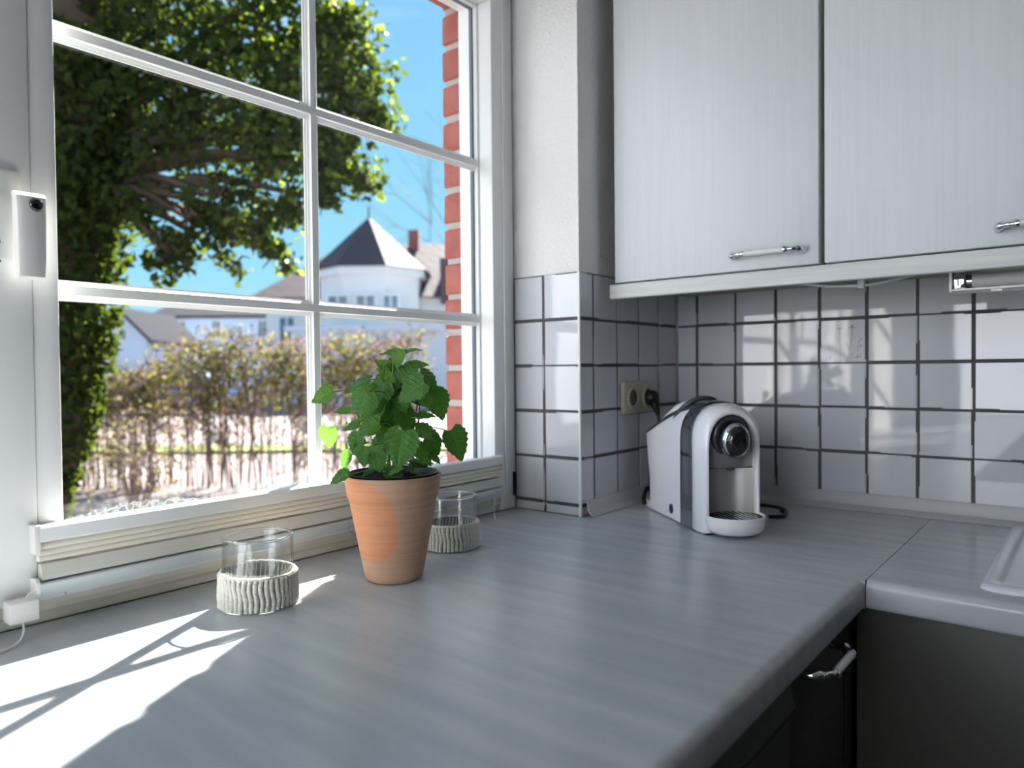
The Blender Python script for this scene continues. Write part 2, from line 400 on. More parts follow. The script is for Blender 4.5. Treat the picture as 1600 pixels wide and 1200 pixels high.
# fixed frame around the first two sashes
fr = B()
box(fr, -.515, WX-.0005, .181, .275, 0.002, 1.25, .003); box(fr, -1.500, -.515, .181, .275, 1.162, 1.25, .003); box(fr, -1.500, -.515, .188, .275, .0015, .032, .003)
obj('frame', fr, M_white, w1, 40)
fr = B(); box(fr, -.5165, -.5115, .166, .182, .034, 1.16, .001); obj('cover_lip', fr, M_white, w1)
obj('lower_moulding', prism(B(), [(.188, .0015), (.186, .012), (.180, .018), (.184, .024), (.184, .032), (.190, .033), (.190, .0015)], 0, -1.50, -.515), M_cream, w1, 30)
fr = B(); box(fr, WX-.011, WX-.0075, .174, .182, .03, .085, .001); box(fr, WX-.020, WX-.009, .170, .180, 1.168, 1.23, .002); obj('hinge', fr, M_black, w1)
# wide left stile surface carrying the handle
obj('meeting_stile', box(B(), -1.512, -1.4415, .166, .262, .034, 1.16, .004), M_white, w1, 40)
h = empty('window_handle', (-1.4535, .166, .505), 0, w1); tag(h, 'white locking handle')
bm = B(); box(bm, -.034, .000, -.011, 0, -.045, .064, .004); obj('handle_plate', bm, M_pvc, h, 40)
bm = B()
prof = [(.036, .010), (.030, .018), (.012, .022), (-.02, .021), (-.05, .018), (-.066, .015), (-.069, .006)]
rings = []
for k, (z, t) in enumerate(prof):
    w = .0165-.0035*k/6
    cy = -.020-(.012 if k else .006)
    rings.append([bm.verts.new((sx_*w, cy+sy_*t/2, z)) for sx_, sy_ in ((-1, -.7), (-.7, -1), (.7, -1), (1, -.7), (1, 1), (-1, 1))])
for a, b in zip(rings[:-1], rings[1:]):
    for i in range(6): bm.faces.new((a[i], a[(i+1) % 6], b[(i+1) % 6], b[i]))
bm.faces.new(rings[0]); bm.faces.new(rings[-1][::-1])
box(bm, -.012, .012, -.03, -.005, .005, .033, .003)
obj('grip', bm, M_pvc, h, 45)
bm = B(); lathe(bm, [(0, .0025), (.0055, .0022), (.0078, .0), (.0078, -.004)], 20); bmesh.ops.rotate(bm, verts=bm.verts[:], cent=(0, 0, 0), matrix=Matrix.Rotation(PI/2, 3, 'X'))
bmesh.ops.translate(bm, verts=bm.verts[:], vec=(.004, -.0435, .020)); obj('lock_button', bm, M_gblack, h, 60)
for z in (.516-.505, .493-.505):
    bm = B(); lathe(bm, [(0, .0003), (.0022, .0002)], 10); bmesh.ops.rotate(bm, verts=bm.verts[:], cent=(0, 0, 0), matrix=Matrix.Rotation(PI/2, 3, 'X')); bmesh.ops.translate(bm, verts=bm.verts[:], vec=(-.027, -.0112, z-.035)); obj('screw_hole', bm, M_black, h)

w2 = tag(empty('window_2'), 'second white casement, left of the first and outside the picture', 'window', None, 'structure')
sash(w2, -2.40, -1.545, False)
fr = B(); box(fr, -2.52, -2.432, .181, .275, .002, 1.25, .003); box(fr, -2.432, -1.512, .181, .275, 1.162, 1.25); box(fr, -2.432, -1.512, .188, .275, .0015, .032)
obj('frame', fr, M_white, w2)

# ------------------------------------------------ outside masonry
struct('wall_bounce', box(B(), -14, -13, -9, 9, ZF-.1, 6.5), mat('bounce_render', (.66, .70, .78), .9), 'unseen pale wall added to bounce sunlight into the room', cat='wall')  # added out of view as a sunlit reflector for the left opening
bw = tag(empty('wall_exterior'), 'red brick outer wall seen through the right panes', 'wall', None, 'structure')
XR = -.447
def brick_obj(x0, x1, y0, y1, z0, z1, rnd):
    bm = B(); box(bm, x0, x1, y0, y1, z0, z1, .004, 1)
    for v in bm.verts: v.co += Vector((rnd.uniform(-1, 1), rnd.uniform(-1, 1), rnd.uniform(-1, 1)))*.0016
    return obj('brick', bm, M_brick, bw)
rb = random.Random(5)
for k in range(-14, 12):
    z0 = .238+.0895*k+.008; z1 = z0+.0735
    if k % 2: brick_obj(XR, XR+.24, .305, .422, z0, z1, rb)
    else: brick_obj(XR, XR+.115, .305, .422, z0, z1, rb)
    if k % 2 == 0: brick_obj(XR+.127, XR+.36, .305, .422, z0, z1, rb)
    else: brick_obj(XR+.252, XR+.36, .305, .422, z0, z1, rb)
for k in range(11):
    x1 = XR+.10-.088*k
    brick_obj(x1-.077, x1, .305, .420, 1.236, 1.46, rb)
bm = B(); box(bm, XR+.007, .1, .311, .415, -1.02, 1.60); box(bm, XB, XR+.007, .311, .412, 1.245, 1.60); obj('mortar', bm, M_mortar, bw)
obj('outer_sill', prism(B(), [(.262, .028), (.262, -.05), (.44, -.06), (.44, -.02)], 0, WL, XR+.003), mat('outer_sill_grey', (.42, .42, .42), .6), bw)

# ------------------------------------------------ worktops
TH = .043
def front_prof(front, back, top=0., th=TH, r=.012, dirn=-1):
    """closed section (d, z) with rolled front edge at d=front"""
    s = dirn; pts = []
    for k in range(7):
        a = PI/2*k/6
        pts.append((front - s*r + s*r*math.sin(a), top - r + r*math.cos(a)))
    for k in range(4):
        a = PI/2*k/3
        pts.append((front - s*.006 + s*.006*math.cos(a), top-th+.006-.006*math.sin(a)))
    pts += [(back, top-th), (back, top)]
    return pts
bm = B()
prism(bm, front_prof(-.600, .0), 0, -4.0, -.6005)
box(bm, -.6005, -.0005, -.600, -.001, -TH, 0)
box(bm, WL+.001, WX-.001, .0, .1875, -TH, 0)
wt1 = obj('worktop', bm, M_wtop, None, 30)
tag(wt1, 'grey mottled laminate worktop under the window, carrying the potted plant', 'worktop')
bm = B()
pr = front_prof(-.600, -.53)
prism(bm, pr, 1, -2.4, -.6012)
box(bm, -.53, -.0005, -.772, -.6012, -TH, 0)
box(bm, -.53, -.0005, -2.4, -1.30, -TH, 0)
box(bm, -.090, -.0005, -1.30, -.772, -TH, 0)
wt2 = obj('worktop', bm, M_wtop, None, 30)
tag(wt2, 'grey laminate worktop on the right holding the white sink', 'worktop')

# sink
def rrect(x0, x1, y0, y1, r, z, n=6):
    pts = []
    for cx, cy, a0 in ((x1-r, y1-r, 0), (x0+r, y1-r, 90), (x0+r, y0+r, 180), (x1-r, y0+r, 270)):
        for k in range(n+1):
            a = math.radians(a0+90*k/n); pts.append((cx+r*math.cos(a), cy+r*math.sin(a), z))
    return pts
def loft(bm, rings, close=True, cap=False, capstart=False):
    vr = [[bm.verts.new(p) for p in r] for r in rings]
    for a, b in zip(vr[:-1], vr[1:]):
        n = len(a)
        for i in range(n if close else n-1): bm.faces.new((a[i], a[(i+1) % n], b[(i+1) % n], b[i]))
    if cap: bm.faces.new(vr[-1])
    if capstart: bm.faces.new(vr[0][::-1])
    return bm
X0, X1, Y1, Y0 = -.555, -.055, -.738, -1.32
sk = tag(empty('sink', (0, 0, 0)), 'white ceramic inset sink at the right edge, set into the worktop', 'sink')
R_ = lambda d, r, z: rrect(X0+d, X1-d, Y0+d, Y1-d, r, z)
bm = B(); loft(bm, [R_(0, .022, .0004), R_(.001, .022, .004), R_(.005, .022, .008), R_(.011, .02, .0095), R_(.020, .018, .0090), R_(.024, .017, .0070), R_(.034, .014, .0066),
                    R_(.060, .03, .0066)])
obj('rim', bm, M_sink, sk, 60)
bm = B(); rI = lambda d, r, z: rrect(X0+.06+d, X1-.06-d, Y0+.06+d, Y1-.06-d, r, z)
loft(bm, [rI(0, .03, .0066), rI(.005, .03, .002), rI(.010, .035, -.02), rI(.016, .04, -.13), rI(.03, .04, -.15), rI(.1, .05, -.155)], cap=True)
obj('basin', bm, M_sinkin, sk, 50)

# ------------------------------------------------ bar handles
def bar_handle(parent, c, along, outv, half=.067, bar=.039, stand=.028):
    """porcelain bar between chrome feet; c on the door face, along/outv unit vectors"""
    h = obj('handle', tube(B(), [Vector(c)+along*(-bar)+outv*stand, Vector(c)+along*bar+outv*stand], .0055, 14), M_porc, parent, 50)
    for s in (-1, 1):
        p = [Vector(c)+along*(s*half)+outv*.0, Vector(c)+along*(s*half)+outv*.010, Vector(c)+along*(s*(half-.004))+outv*.021, Vector(c)+along*(s*(half-.014))+outv*.0275, Vector(c)+along*(s*(bar+.002))+outv*stand, Vector(c)+along*(s*(bar-.001))+outv*stand]
        bm = B(); tube(bm, spline(p, 5), [.0065]*5+[.0052]*6+[.0045]*7+[.0042]*3+[.0058]*3+[.0066]*0+[.0066]*0 if False else [.0074 if i < 4 else (.0070 if i < 12 else (.0044 if i < 19 else .0068)) for i in range(26)], 12)
        obj('handle_foot', bm, M_chrome, h, 60)
    return h
# ------------------------------------------------ wall cabinets
AX, AY, AZ = Vector((1, 0, 0)), Vector((0, 1, 0)), Vector((0, 0, 1))
def wall_cabinet(y0, y1, label):
    c = tag(empty('wall_cabinet', (-.17, (y0+y1)/2, .51)), label, 'cabinet', None)
    inv = c.location.copy()
    def P(o): o.location = -inv; return o
    b = B(); box(b, -.349, -.001, y0+.0005, y1-.0005, .509, 1.40, .001); P(obj('body', b, M_cabbody, c))
    d = P(obj('door', box(B(), -.3705, -.3505, y0+.0022, y1-.0040, .5125, 1.40, .0022, 2), M_door, c, 50))
    bar_handle(d, (-.3705, y1-.349 if y1 > -.3 else y0+.0, .541) if False else (-.3705, HY, .541), AY, -AX)
    return c
HY = -.375
wall_cabinet(-.471, -.029, 'white wood-grain wall cabinet nearest the window pier')
HY = -.812
wall_cabinet(-.930, -.474, 'white wood-grain wall cabinet at the right edge, above the lamp')
HY = -1.3
wall_cabinet(-1.40, -.933, 'white wood-grain wall cabinet beyond the right edge')
pm = obj('light_pelmet', box(B(), -.3735, -.353, -1.40, -.021, .4775, .5088, .002), M_pelmet, None, 50)
tag(pm, 'pale wood light pelmet board under the wall cabinets', 'pelmet')
bm = B(); box(bm, -.353, -.334, -1.40, -.03, .4975, .5085); 
# under-cabinet lamp
lp = tag(empty('tube_lamp', (-.25, -.95, .48)), 'grey under-cabinet fluorescent lamp above the tiles at right', 'lamp')
def rel(o, e): o.location = -e.location; return o
hx0, hx1 = -.305, -.235
bm = B(); box(bm, hx0+.038, hx1, -1.26, -.672, .4515, .508, .002); box(bm, hx0, hx1, -1.26, -.672, .4505, .4545, .001); rel(obj('housing', bm, M_pvc, lp, 40), lp)
rel(obj('end_cap', box(B(), hx0, hx1, -.672, -.667, .449, .508, .001), M_pvc, lp, 40), lp)
bm = B(); box(bm, hx0+.006, hx0+.032, -.692, -.672, .4545, .487, .002); tube(bm, [(hx0+.02, -.700, .468), (hx0+.02, -.688, .468)], .011, 14); rel(obj('tube_socket', bm, M_chrome, lp, 40), lp)
bm = B(); tube(bm, [(hx0+.02, -1.25, .468), (hx0+.02, -.700, .468)], .0128, 18); rel(obj('tube', bm, mat('tube_diffuser', (.50, .52, .51), .35), lp, 50), lp)
bm = B(); box(bm, hx0+.004, hx0+.020, -.745, -.728, .4465, .4505, .001); rel(obj('switch', bm, M_pvc, lp), lp)
cb = obj('lamp_cable', tube(B(), spline([(-.20, -.36, .502), (-.23, -.43, .4865), (-.25, -.47, .4805), (-.25, -.52, .4785), (-.24, -.57, .486), (-.22, -.64, .503)], 6), .0028, 8), M_pvc, None, 60)
tag(cb, 'thin white cable sagging under the wall cabinet', 'cable')
cc = obj('cable_clip', box(B(), -.257, -.243, -.519, -.507, .473, .503, .001), M_pvc, cb)

# ------------------------------------------------ base cabinets
bcn = tag(empty('base_cabinet', (-.76, -.3, ZF)), 'dark-fronted corner base cabinet with bar handle under the worktop', 'cabinet')
rel(obj('body', box(B(), -.905, -.56, -.560, -.01, ZF+.1, -.0445), M_lower, bcn), bcn)
d = rel(obj('door', box(B(), -.899, -.640, -.580, -.5605, ZF+.13, -.050, .002), M_lower, bcn, 50), bcn)
bar_handle(d, (-.773, -.580, -.066), AX, -AY, half=.062, bar=.038, stand=.034)
rel(obj('filler_strip', box(B(), -.628, -.5805, -.5775, -.5605, ZF+.1, -.0445), M_lower, bcn), bcn)
rel(obj('plinth', box(B(), -.905, -.6, -.53, -.50, ZF, ZF+.1), M_black, bcn), bcn)
dw = tag(empty('dishwasher', (-1.2, -.3, ZF)), 'dark built-in appliance with slanted control strip under the worktop', 'dishwasher')
rel(obj('body', box(B(), -1.50, -.907, -.57, -.01, ZF+.02, -.0445), M_lower, dw), dw)
rel(obj('control_panel', prism(B(), [(-.571, -.046), (-.588, -.050), (-.596, -.078), (-.592, -.090), (-.571, -.090)], 0, -1.50, -.907), M_lower, dw, 30), dw)
rel(obj('door', box(B(), -1.50, -.909, -.590, -.571, ZF+.12, -.0935, .003), M_lower, dw, 50), dw)
b2 = tag(empty('base_cabinet', (-.3, -1.3, ZF)), 'wide dark base cabinet front below the sink worktop', 'cabinet')
rel(obj('body', box(B(), -.560, -.01, -2.4, -.582, ZF+.1, -.165), M_lower, b2), b2)
rel(obj('door', box(B(), -.581, -.5605, -1.32, -.583, ZF+.13, -.0455, .002), M_lower, b2, 50), b2)
rel(obj('door', box(B(), -.581, -.5605, -2.38, -1.324, ZF+.13, -.0455, .002), M_lower, b2, 50), b2)
b3 = tag(empty('base_cabinet', (-2.7, -.3, ZF)), 'dark base cabinet run beyond the left edge of the picture', 'cabinet')
rel(obj('body', box(B(), -3.98, -1.503, -.575, -.01, ZF+.1, -.0445), M_lower, b3), b3)

# ------------------------------------------------ pleated blind folded at the bottom of the window
bl = tag(empty('pleated_blind', (-1.0, .16, .08)), 'white pleated blind folded down onto the bottom rail of the window', 'blind')
xa, xb = -1.449, -.5485
bm = B(); prism(bm, [(.148, .112), (.146, .114), (.146, .130), (.149, .1325), (.166, .1325), (.1665, .128), (.1665, .112)], 0, xa+.002, xb-.002); rel(obj('top_rail', bm, M_white, bl, 30), bl)
bm = B(); box(bm, xa-.004, xa+.004, .146, .1665, .098, .134, .002); rel(obj('bracket', bm, M_pvc, bl, 40), bl)
bm = B(); box(bm, xb-.004, xb+.003, .147, .1665, .100, .133, .002); rel(obj('bracket', bm, M_pvc, bl, 40), bl)
for i in range(3):
    z = .1058-.0078*i; yy = .1495+.0012*i
    p = [(.164, z+.0036), (yy+.002, z+.0042), (yy-.0005, z+.0020), (yy, z-.0022), (yy+.003, z-.0034), (.164, z-.0034)]
    rel(obj('pleat', prism(B(), p, 0, xa+.003, xb-.003), mat('blind_fabric', (.86, .83, .73), .8) if i == 0 else bpy.data.materials['blind_fabric'], bl, 60), bl)
rel(obj('fabric', prism(B(), [(.1535, .0835), (.152, .078), (.150, .0665), (.1515, .0635), (.164, .0635), (.164, .0835)], 0, xa+.005, xb-.004), mat('linen_band', (.66, .65, .61), .8, bump=((8, 300, 300), .5, .001)), bl, 30), bl)
rel(obj('bottom_rail', prism(B(), [(.147, .0615), (.145, .060), (.1455, .052), (.150, .044), (.166, .043), (.1665, .0615)], 0, xa, xb), mat('pale_rail', (.62, .68, .70), .22), bl, 30), bl)
bm = B(); prism(bm, [(.144, .063), (.1435, .050), (.149, .042), (.1675, .041), (.1675, .066), (.150, .068)], 0, xa-.003, xa+.001); rel(obj('end_cap', bm, M_pvc, bl, 30), bl)
bm = B(); prism(bm, [(.144, .063), (.1435, .050), (.149, .042), (.1675, .041), (.1675, .066), (.150, .066)], 0, xb-.001, xb+.003); rel(obj('end_cap', bm, M_pvc, bl, 30), bl)
bm = B(); box(bm, -1.484, -1.452, .134, .160, .021, .047, .003); rel(obj('cord_tensioner', bm, M_pvc, bl, 40), bl)
bm = B(); tube(bm, spline([(xa, .150, .056), (-1.459, .148, .052), (-1.464, .147, .045)], 5), .0011, 6)
rel(obj('cord', bm, M_pvc, bl, 60), bl); bm = B()
tube(bm, spline([(-1.467, .147, .022), (-1.468, .140, .010), (-1.476, .128, .0035), (-1.494, .112, .0015), (-1.503, .108, .0015)], 6), .0012, 6)
rel(obj('cord', bm, M_pvc, bl, 60), bl); bm = B()
tube(bm, spline([(-1.467, .147, .022), (-1.469, .137, .009), (-1.482, .120, .0015), (-1.500, .111, .0035)], 6), .0009, 6); rel(obj('cord', bm, M_pvc, bl, 60), bl)
for x in (-.905, -.985 if False else -1.02):
    pass
def clip(x):
    bm = B(); tube(bm, spline([(x-.010, .1445, .062), (x-.009, .142, .054), (x-.011, .140, .044), (x-.003, .137, .036), (x-.001, .136, .034)], 4), .0013, 6)
    tube(bm, spline([(x+.010, .1445, .066), (x+.011, .142, .056), (x+.009, .140, .050), (x+.018, .137, .044), (x+.010, .136, .040)], 4), .0013, 6)
    tube(bm, [(x-.010, .1405, .051), (x+.010, .1405, .053)], .0011, 6); return bm
rel(obj('blind_clip', clip(-.966), M_clear, bl, 60), bl)
bm = B(); box(bm, -.975, -.972, .1435, .1455, .100, .134, .0008); box(bm, -.975, -.950, .1425, .1445, .100, .105, .0008); tube(bm, [(-.955, .1435, .104), (-.955, .1405, .112)], .0012, 6); rel(obj('blind_clip', bm, M_clear, bl, 60), bl)
bm = B(); tube(bm, spline([(-.575, .150, .043), (-.583, .146, .030), (-.590, .140, .014), (-.596, .132, .004), (-.600, .128, .0025)], 6), .0012, 6); rel(obj('cord', bm, M_pvc, bl, 60), bl)

# ------------------------------------------------ socket with plug
so = tag(empty('double_socket', (-.218, -.0035, .2525)), 'cream double power socket on the dark tiles beside the cabinet wall', 'socket')
bm = B(); box(bm, -.080, .073, -.009, .003, -.0400, .0400, .006, 3); obj('cover_plate', bm, M_socket, so, 40)
for i, cx in enumerate((-.040, .032)):
    bm = B(); lathe(bm, [(.0265, .0), (.0262, .0045), (.0225, .0058), (.0205, .0045), (.0195, -.006), (.0, -.006)], 28)
    bmesh.ops.rotate(bm, verts=bm.verts[:], cent=(0, 0, 0), matrix=Matrix.Rotation(PI/2, 3, 'X')); bmesh.ops.translate(bm, verts=bm.verts[:], vec=(cx, -.0085, 0))
    s_ = obj('outlet', bm, M_socket, so, 50)
    bm = B(); tube(bm, [(cx, -.009, 0), (cx, -.0105, 0)], .0192, 28); obj('recess_shade', bm, mat('socket_shade', (.13, .12, .10), .6), s_)  # dark disc paints the shade inside the outlet
    bm = B()
    for dx in (-.0095, .0095):
        tube(bm, [(cx+dx, -.010, 0), (cx+dx, -.0115, 0)], .0026, 8)
    obj('contact_hole', bm, M_black, s_)
pg = tag(empty('power_cord', (-.186, -.02, .25)), 'black power plug and cord from the wall socket down behind the coffee machine', 'cord')
bm = B(); tube(bm, [(0, .0045, 0), (0, -.012, 0), (0, -.017, 0), (0, -.020, 0)], [.0185, .0182, .0150, .0085], 20); tube(bm, [(0, -.010, .004), (0, -.013, -.016), (0, -.018, -.030), (0, -.022, -.042)], [.0125, .0115, .008, .0045], 14); obj('plug', bm, M_black, pg, 60)
pth = [(-.186, -.042, .216), (-.187, -.044, .19), (-.198, -.060, .12), (-.222, -.068, .05), (-.262, -.066, .012), (-.268, -.058, .006), (-.248, -.050, .005), (-.235, -.058, .03), (-.232, -.075, .012), (-.20, -.115, .005), (-.15, -.20, .005), (-.125, -.28, .005), (-.140, -.325, .005), (-.186, -.348, .0055), (-.232, -.350, .0055)]
bm = B(); tube(bm, spline(pth, 6), .0038, 8); rel(obj('cord', bm, M_black, pg, 60), pg)
bm = B(); tube(bm, spline([(-.186, -.336, .010), (-.192, -.347, .0052), (-.225, -.352, .0052), (-.245, -.330, .0052)], 5), .0042, 8); rel(obj('cord', bm, M_black, pg, 60), pg)
bm = B(); tube(bm, spline([(-.275, -.052, .006), (-.268, -.046, .02), (-.250, -.046, .04), (-.242, -.056, .018), (-.26, -.064, .006)], 6), .0048, 8); rel(obj('cord_coil', bm, M_black, pg, 60), pg)

# ------------------------------------------------ coffee machine: local x = forward, y = left->right across, z up
FW = Vector((-.65, -.76, 0)).normalized()
cm = tag(empty('coffee_machine', (-.248, -.022, 0), math.atan2(FW.y, FW.x)), 'white and chrome capsule coffee machine in the tiled corner of the worktop', 'coffee machine')
# local +y is to the left of forward (towards the wall); the visible flank is at y = 0 -> body spans y 0 .. WID on the -? side
WID = .124
SGN = 1    # body extends towards local +y
def msec(x, w, zs, zt, zb=0.0, off=0., n=14, flat=0.):
    """arch section: bottom corners, vertical flanks to zs, elliptical top to zt"""
    c = WID/2; pts = [(x, SGN*(c-w/2), zb+.004), (x, SGN*(c-w/2), zs)]
    for k in range(1, n):
        a = PI - PI*k/n; e = 2/2.25
        ca, sa = math.cos(a), math.sin(a)
        pts.append((x, SGN*(c+math.copysign(abs(ca)**e, ca)*w/2), zs+(zt-zs)*abs(sa)**e))
    pts += [(x, SGN*(c+w/2), zs), (x, SGN*(c+w/2), zb+.004), (x, SGN*(c+w/2-.004), zb), (x, SGN*(c-w/2+.004), zb)]
    return pts
M_mwhite = mat('machine_white', (.90, .89, .93), .22, coat=.4)
M_mshell = mat('machine_gloss_white', (.92, .91, .95), .07, coat=.8)
M_mchrome = mat('machine_chrome_band', (.46, .50, .55), .10, metal=1)
M_mgrey = mat('machine_grey_front', (.30, .31, .31), .18, metal=.35, coat=.5)
M_mlow = mat('machine_recess_metal', (.36, .36, .345), .26, metal=.25, coat=.2)
M_mdark = mat('machine_dark_grey', (.055, .060, .065), .25)
def zs_top(x):      # (straight flank height, crown height, exponent) along the body
    t = min(1, max(0, (x-.050)/(.2455-.050)))
    return .1665+.0115*t, .1800+.0710*(1-(1-t)**1.7)
def archpt(x, a, grow=0.):
    zs, zt = zs_top(x); e = .50+.39*min(1, (x-.05)/.19); w = WID+grow*2; c = WID/2
    ca, sa = math.cos(a), math.sin(a)
    return (x, SGN*(c-math.copysign(abs(ca)**e, ca)*w/2), zs+(zt-zs+grow)*abs(sa)**e)
zs_at = lambda x: zs_top(x)[1]-.012
bm = B(); rings = []
for k, x in enumerate((.050, .052, .058, .075, .10, .13, .16, .19, .215, .235, .2465)):
    g = -.004 if k == 0 else 0
    r = [archpt(x, PI*q/16, g) for q in range(17)]
    low = [(x, SGN*(WID+g), z) for z in (.12, .07, .003)]+[(x, SGN*(-g), z) for z in (.003, .07, .12)]
    r = r+low
    if k < 4:
        sh = (1, 1, .8, .4)[k]
        r = [(p[0]+sh*(.020*max(0, min(1, (.165-p[2])/.10))), p[1], p[2]) for p in r]
    rings.append(r)
loft(bm, rings, cap=True, capstart=True); obj('body', bm, M_mwhite, cm, 40)
bm = B(); box(bm, .0, .26, SGN*.012, SGN*(WID-.012), .0, .018, .006); loft(bm, [[(x, y, z) for x, y in [(.004+.018*(1-math.sin(PI*t/10)), SGN*(.004+(WID-.008)*t/10)) for t in range(11)]+[(.1, SGN*(WID-.004)), (.1, SGN*.004)]] for z in (.0005, .017)], cap=True, capstart=True)
obj('rear_foot', bm, M_mwhite, cm, 40)
bm = B(); box(bm, .020, .075, SGN*.012, SGN*(WID-.012), .018, .150, .010); obj('water_tank', bm, mat('dark_tank', (.015, .018, .02), .12, coat=.5), cm, 40)
# dark grey top cover hugging the crown, wide at the back and narrow towards the band
bm = B(); rings = []
for k, x in enumerate((.0485, .052, .065, .09, .12, .15, .18, .21, .24, .248)):
    a0 = math.radians(6+46*((x-.0485)/.20)**.9); o_ = .0015 if k else -.001
    up = [archpt(max(x, .050), a0+(PI-2*a0)*q/14, o_) for q in range(15)]
    dn = [archpt(max(x, .050), a0+(PI-2*a0)*q/14, -.004) for q in range(15)][::-1]
    rings.append([(x, p[1], p[2]) for p in up+dn])
loft(bm, rings, cap=True, capstart=True); obj('top_cover', bm, M_mdark, cm, 50)
bm = B()
def lidsec(x, w, l, base):
    c = WID/2; pts = []
    for k in range(13):
        a = PI*k/12; pts.append((x, SGN*(c-math.cos(a)*w/2), base+l*math.sin(a)**.8))
    return pts
loft(bm, [lidsec(x, w, l, zs_at(x)+b) for x, w, l, b in ((.052, .05, .002, .008), (.060, .084, .015, .004), (.10, .088, .024, .004), (.15, .084, .026, .004), (.180, .074, .022, .004), (.196, .05, .006, .010))], close=False)
obj('lid', bm, M_mwhite, cm, 60)
bm = B()
arc = [(.215, SGN*(WID/2-math.cos(PI*k/16)*.050), .212+.046*math.sin(PI*k/16)) for k in range(17)]
arc = [(.190+.035*math.sin(PI*k/16), p[1], p[2]) for k, p in enumerate(arc)]
tube(bm, arc, .0055, 10); obj('lever_arch', bm, M_mdark, cm, 60)
# chrome band
cs = [(.2445, .1275, .176, .240), (.2485, .1300, .178, .2515), (.266, .1305, .178, .2555), (.285, .1300, .178, .2555), (.3015, .1290, .178, .2540), (.3045, .1270, .177, .252)]
bm = B(); loft(bm, [msec(x, w, zs, zt, 0.0) for x, w, zs, zt in cs], cap=True, capstart=True); obj('chrome_band', bm, M_mchrome, cm, 40)
# glossy white front shell, ring shaped with an open front
def shell_rings():
    out = [msec(.3015, .1265, .177, .2515, .001), msec(.304, .1285, .178, .2525, .001), msec(.320, .1270, .176, .2515, .001), msec(.335, .1225, .173, .2480, .001), msec(.344, .1165, .170, .2430, .003), msec(.349, .1090, .166, .2375, .006), msec(.3495, .1020, .163, .2325, .010), msec(.3465, .0985, .161, .2300, .012), msec(.306, .0965, .160, .2285, .013)]
    return out
bm = B(); loft(bm, shell_rings()); obj('front_shell', bm, M_mshell, cm, 60)
# grey head plate (upper) and cup_recess (lower), curved
def face_panel(x, z0, z1, bulge, m, name):
    c = WID/2; rows = 14; cols = 12; bm = B(); g = []
    for i in range(rows+1):
        z = z0+(z1-z0)*i/rows; zs, zt, w = .160, .2285, .0975
        hw = w/2 if z < zs else w/2*max(.02, (1-((z-zs)/(zt-zs))**2.25))**(1/2.25)
        g.append([bm.verts.new((x+bulge*math.cos(PI/2*(2*j/cols-1))-.0*i, SGN*(c+hw*(2*j/cols-1)), z)) for j in range(cols+1)])
    for i in range(rows):
        for j in range(cols): bm.faces.new((g[i][j], g[i][j+1], g[i+1][j+1], g[i+1][j]))
    return obj(name, bm, m, cm, 60)
face_panel(.331, .127, .2283, .008, M_mgrey, 'head_plate')
face_panel(.338, .014, .1255, -.030, M_mlow, 'cup_recess')
bm = B(); box(bm, .311, .335, SGN*.015, SGN*(WID-.015), .1255, .1275); obj('head_underside', bm, M_black, cm)
# knob: dark rounded socket, chrome crescent, black dome, tilted slightly down
kn = Matrix.Translation((.335, SGN*WID/2, .188)) @ Matrix.Rotation(math.radians(96), 4, 'Y')
def knob_part(name, prof, m, parent=cm, sc=(1, 1, 1), off=(0, 0, 0)):
    bm = B(); lathe(bm, prof, 32); bmesh.ops.scale(bm, verts=bm.verts[:], vec=sc); bmesh.ops.translate(bm, verts=bm.verts[:], vec=off)
    bmesh.ops.transform(bm, matrix=kn, verts=bm.verts[:]); return obj(name, bm, m, parent, 60)
knob_part('knob_socket', [(.0425, -.002), (.0418, .005), (.036, .008), (.030, .004), (0, .003)], M_mdark, sc=(.98, .94, 1))
knob_part('knob_ring', [(.0300, .0), (.0305, .020), (.0285, .029), (.0255, .031), (.0240, .027)], M_chrome, sc=(1.12, .94, 1), off=(.004, 0, 0))
knob_part('knob', [(.0262, .022), (.0255, .031), (.0215, .0385), (.0125, .0425), (0, .0435)], M_gblack, sc=(1.15, .94, 1), off=(.0045, 0, 0))
bm = B(); tube(bm, [(.336, SGN*WID/2, .128), (.336, SGN*WID/2, .122)], [.010, .007], 14); obj('spout', bm, M_mdark, cm, 50)
# drip tray: shallow white bowl with black grille
tc_ = (.356, SGN*(WID/2-.001))
def ell(rx, ry, z, n=40): return [(tc_[0]+rx*math.cos(2*PI*k/n), tc_[1]+ry*math.sin(2*PI*k/n), z+.002) for k in range(n)]
bm = B(); loft(bm, [ell(.030, .036, .004), ell(.040, .046, .0045), ell(.048, .054, .012), ell(.0515, .0570, .026), ell(.052, .0575, .0365), ell(.0505, .0560, .0378), ell(.0490, .0545, .0365), ell(.047, .052, .031), ell(.030, .034, .030)], cap=True, capstart=True)
dt = obj('drip_tray', bm, M_mwhite, cm, 50)
bm = B(); loft(bm, [ell(.0470, .0525, .0312), ell(.0470, .0525, .0352), ell(.0430, .0485, .0356), ell(.0425, .048, .0325)], cap=False); 
loft(bm, [ell(.0425, .048, .0325), ell(.001, .001, .0325)], cap=True)
obj('grille_plate', bm, M_gblack, dt, 40)
for k in range(-4, 5):
    yy = k*.0095; xx = .041*math.sqrt(max(0, 1-(yy/.047)**2))
    bm = B(); box(bm, tc_[0]-xx, tc_[0]+xx, tc_[1]+yy-.0012, tc_[1]+yy+.0012, .0350, .0380, .0004, 1); obj('grille_bar', bm, M_chrome, dt)
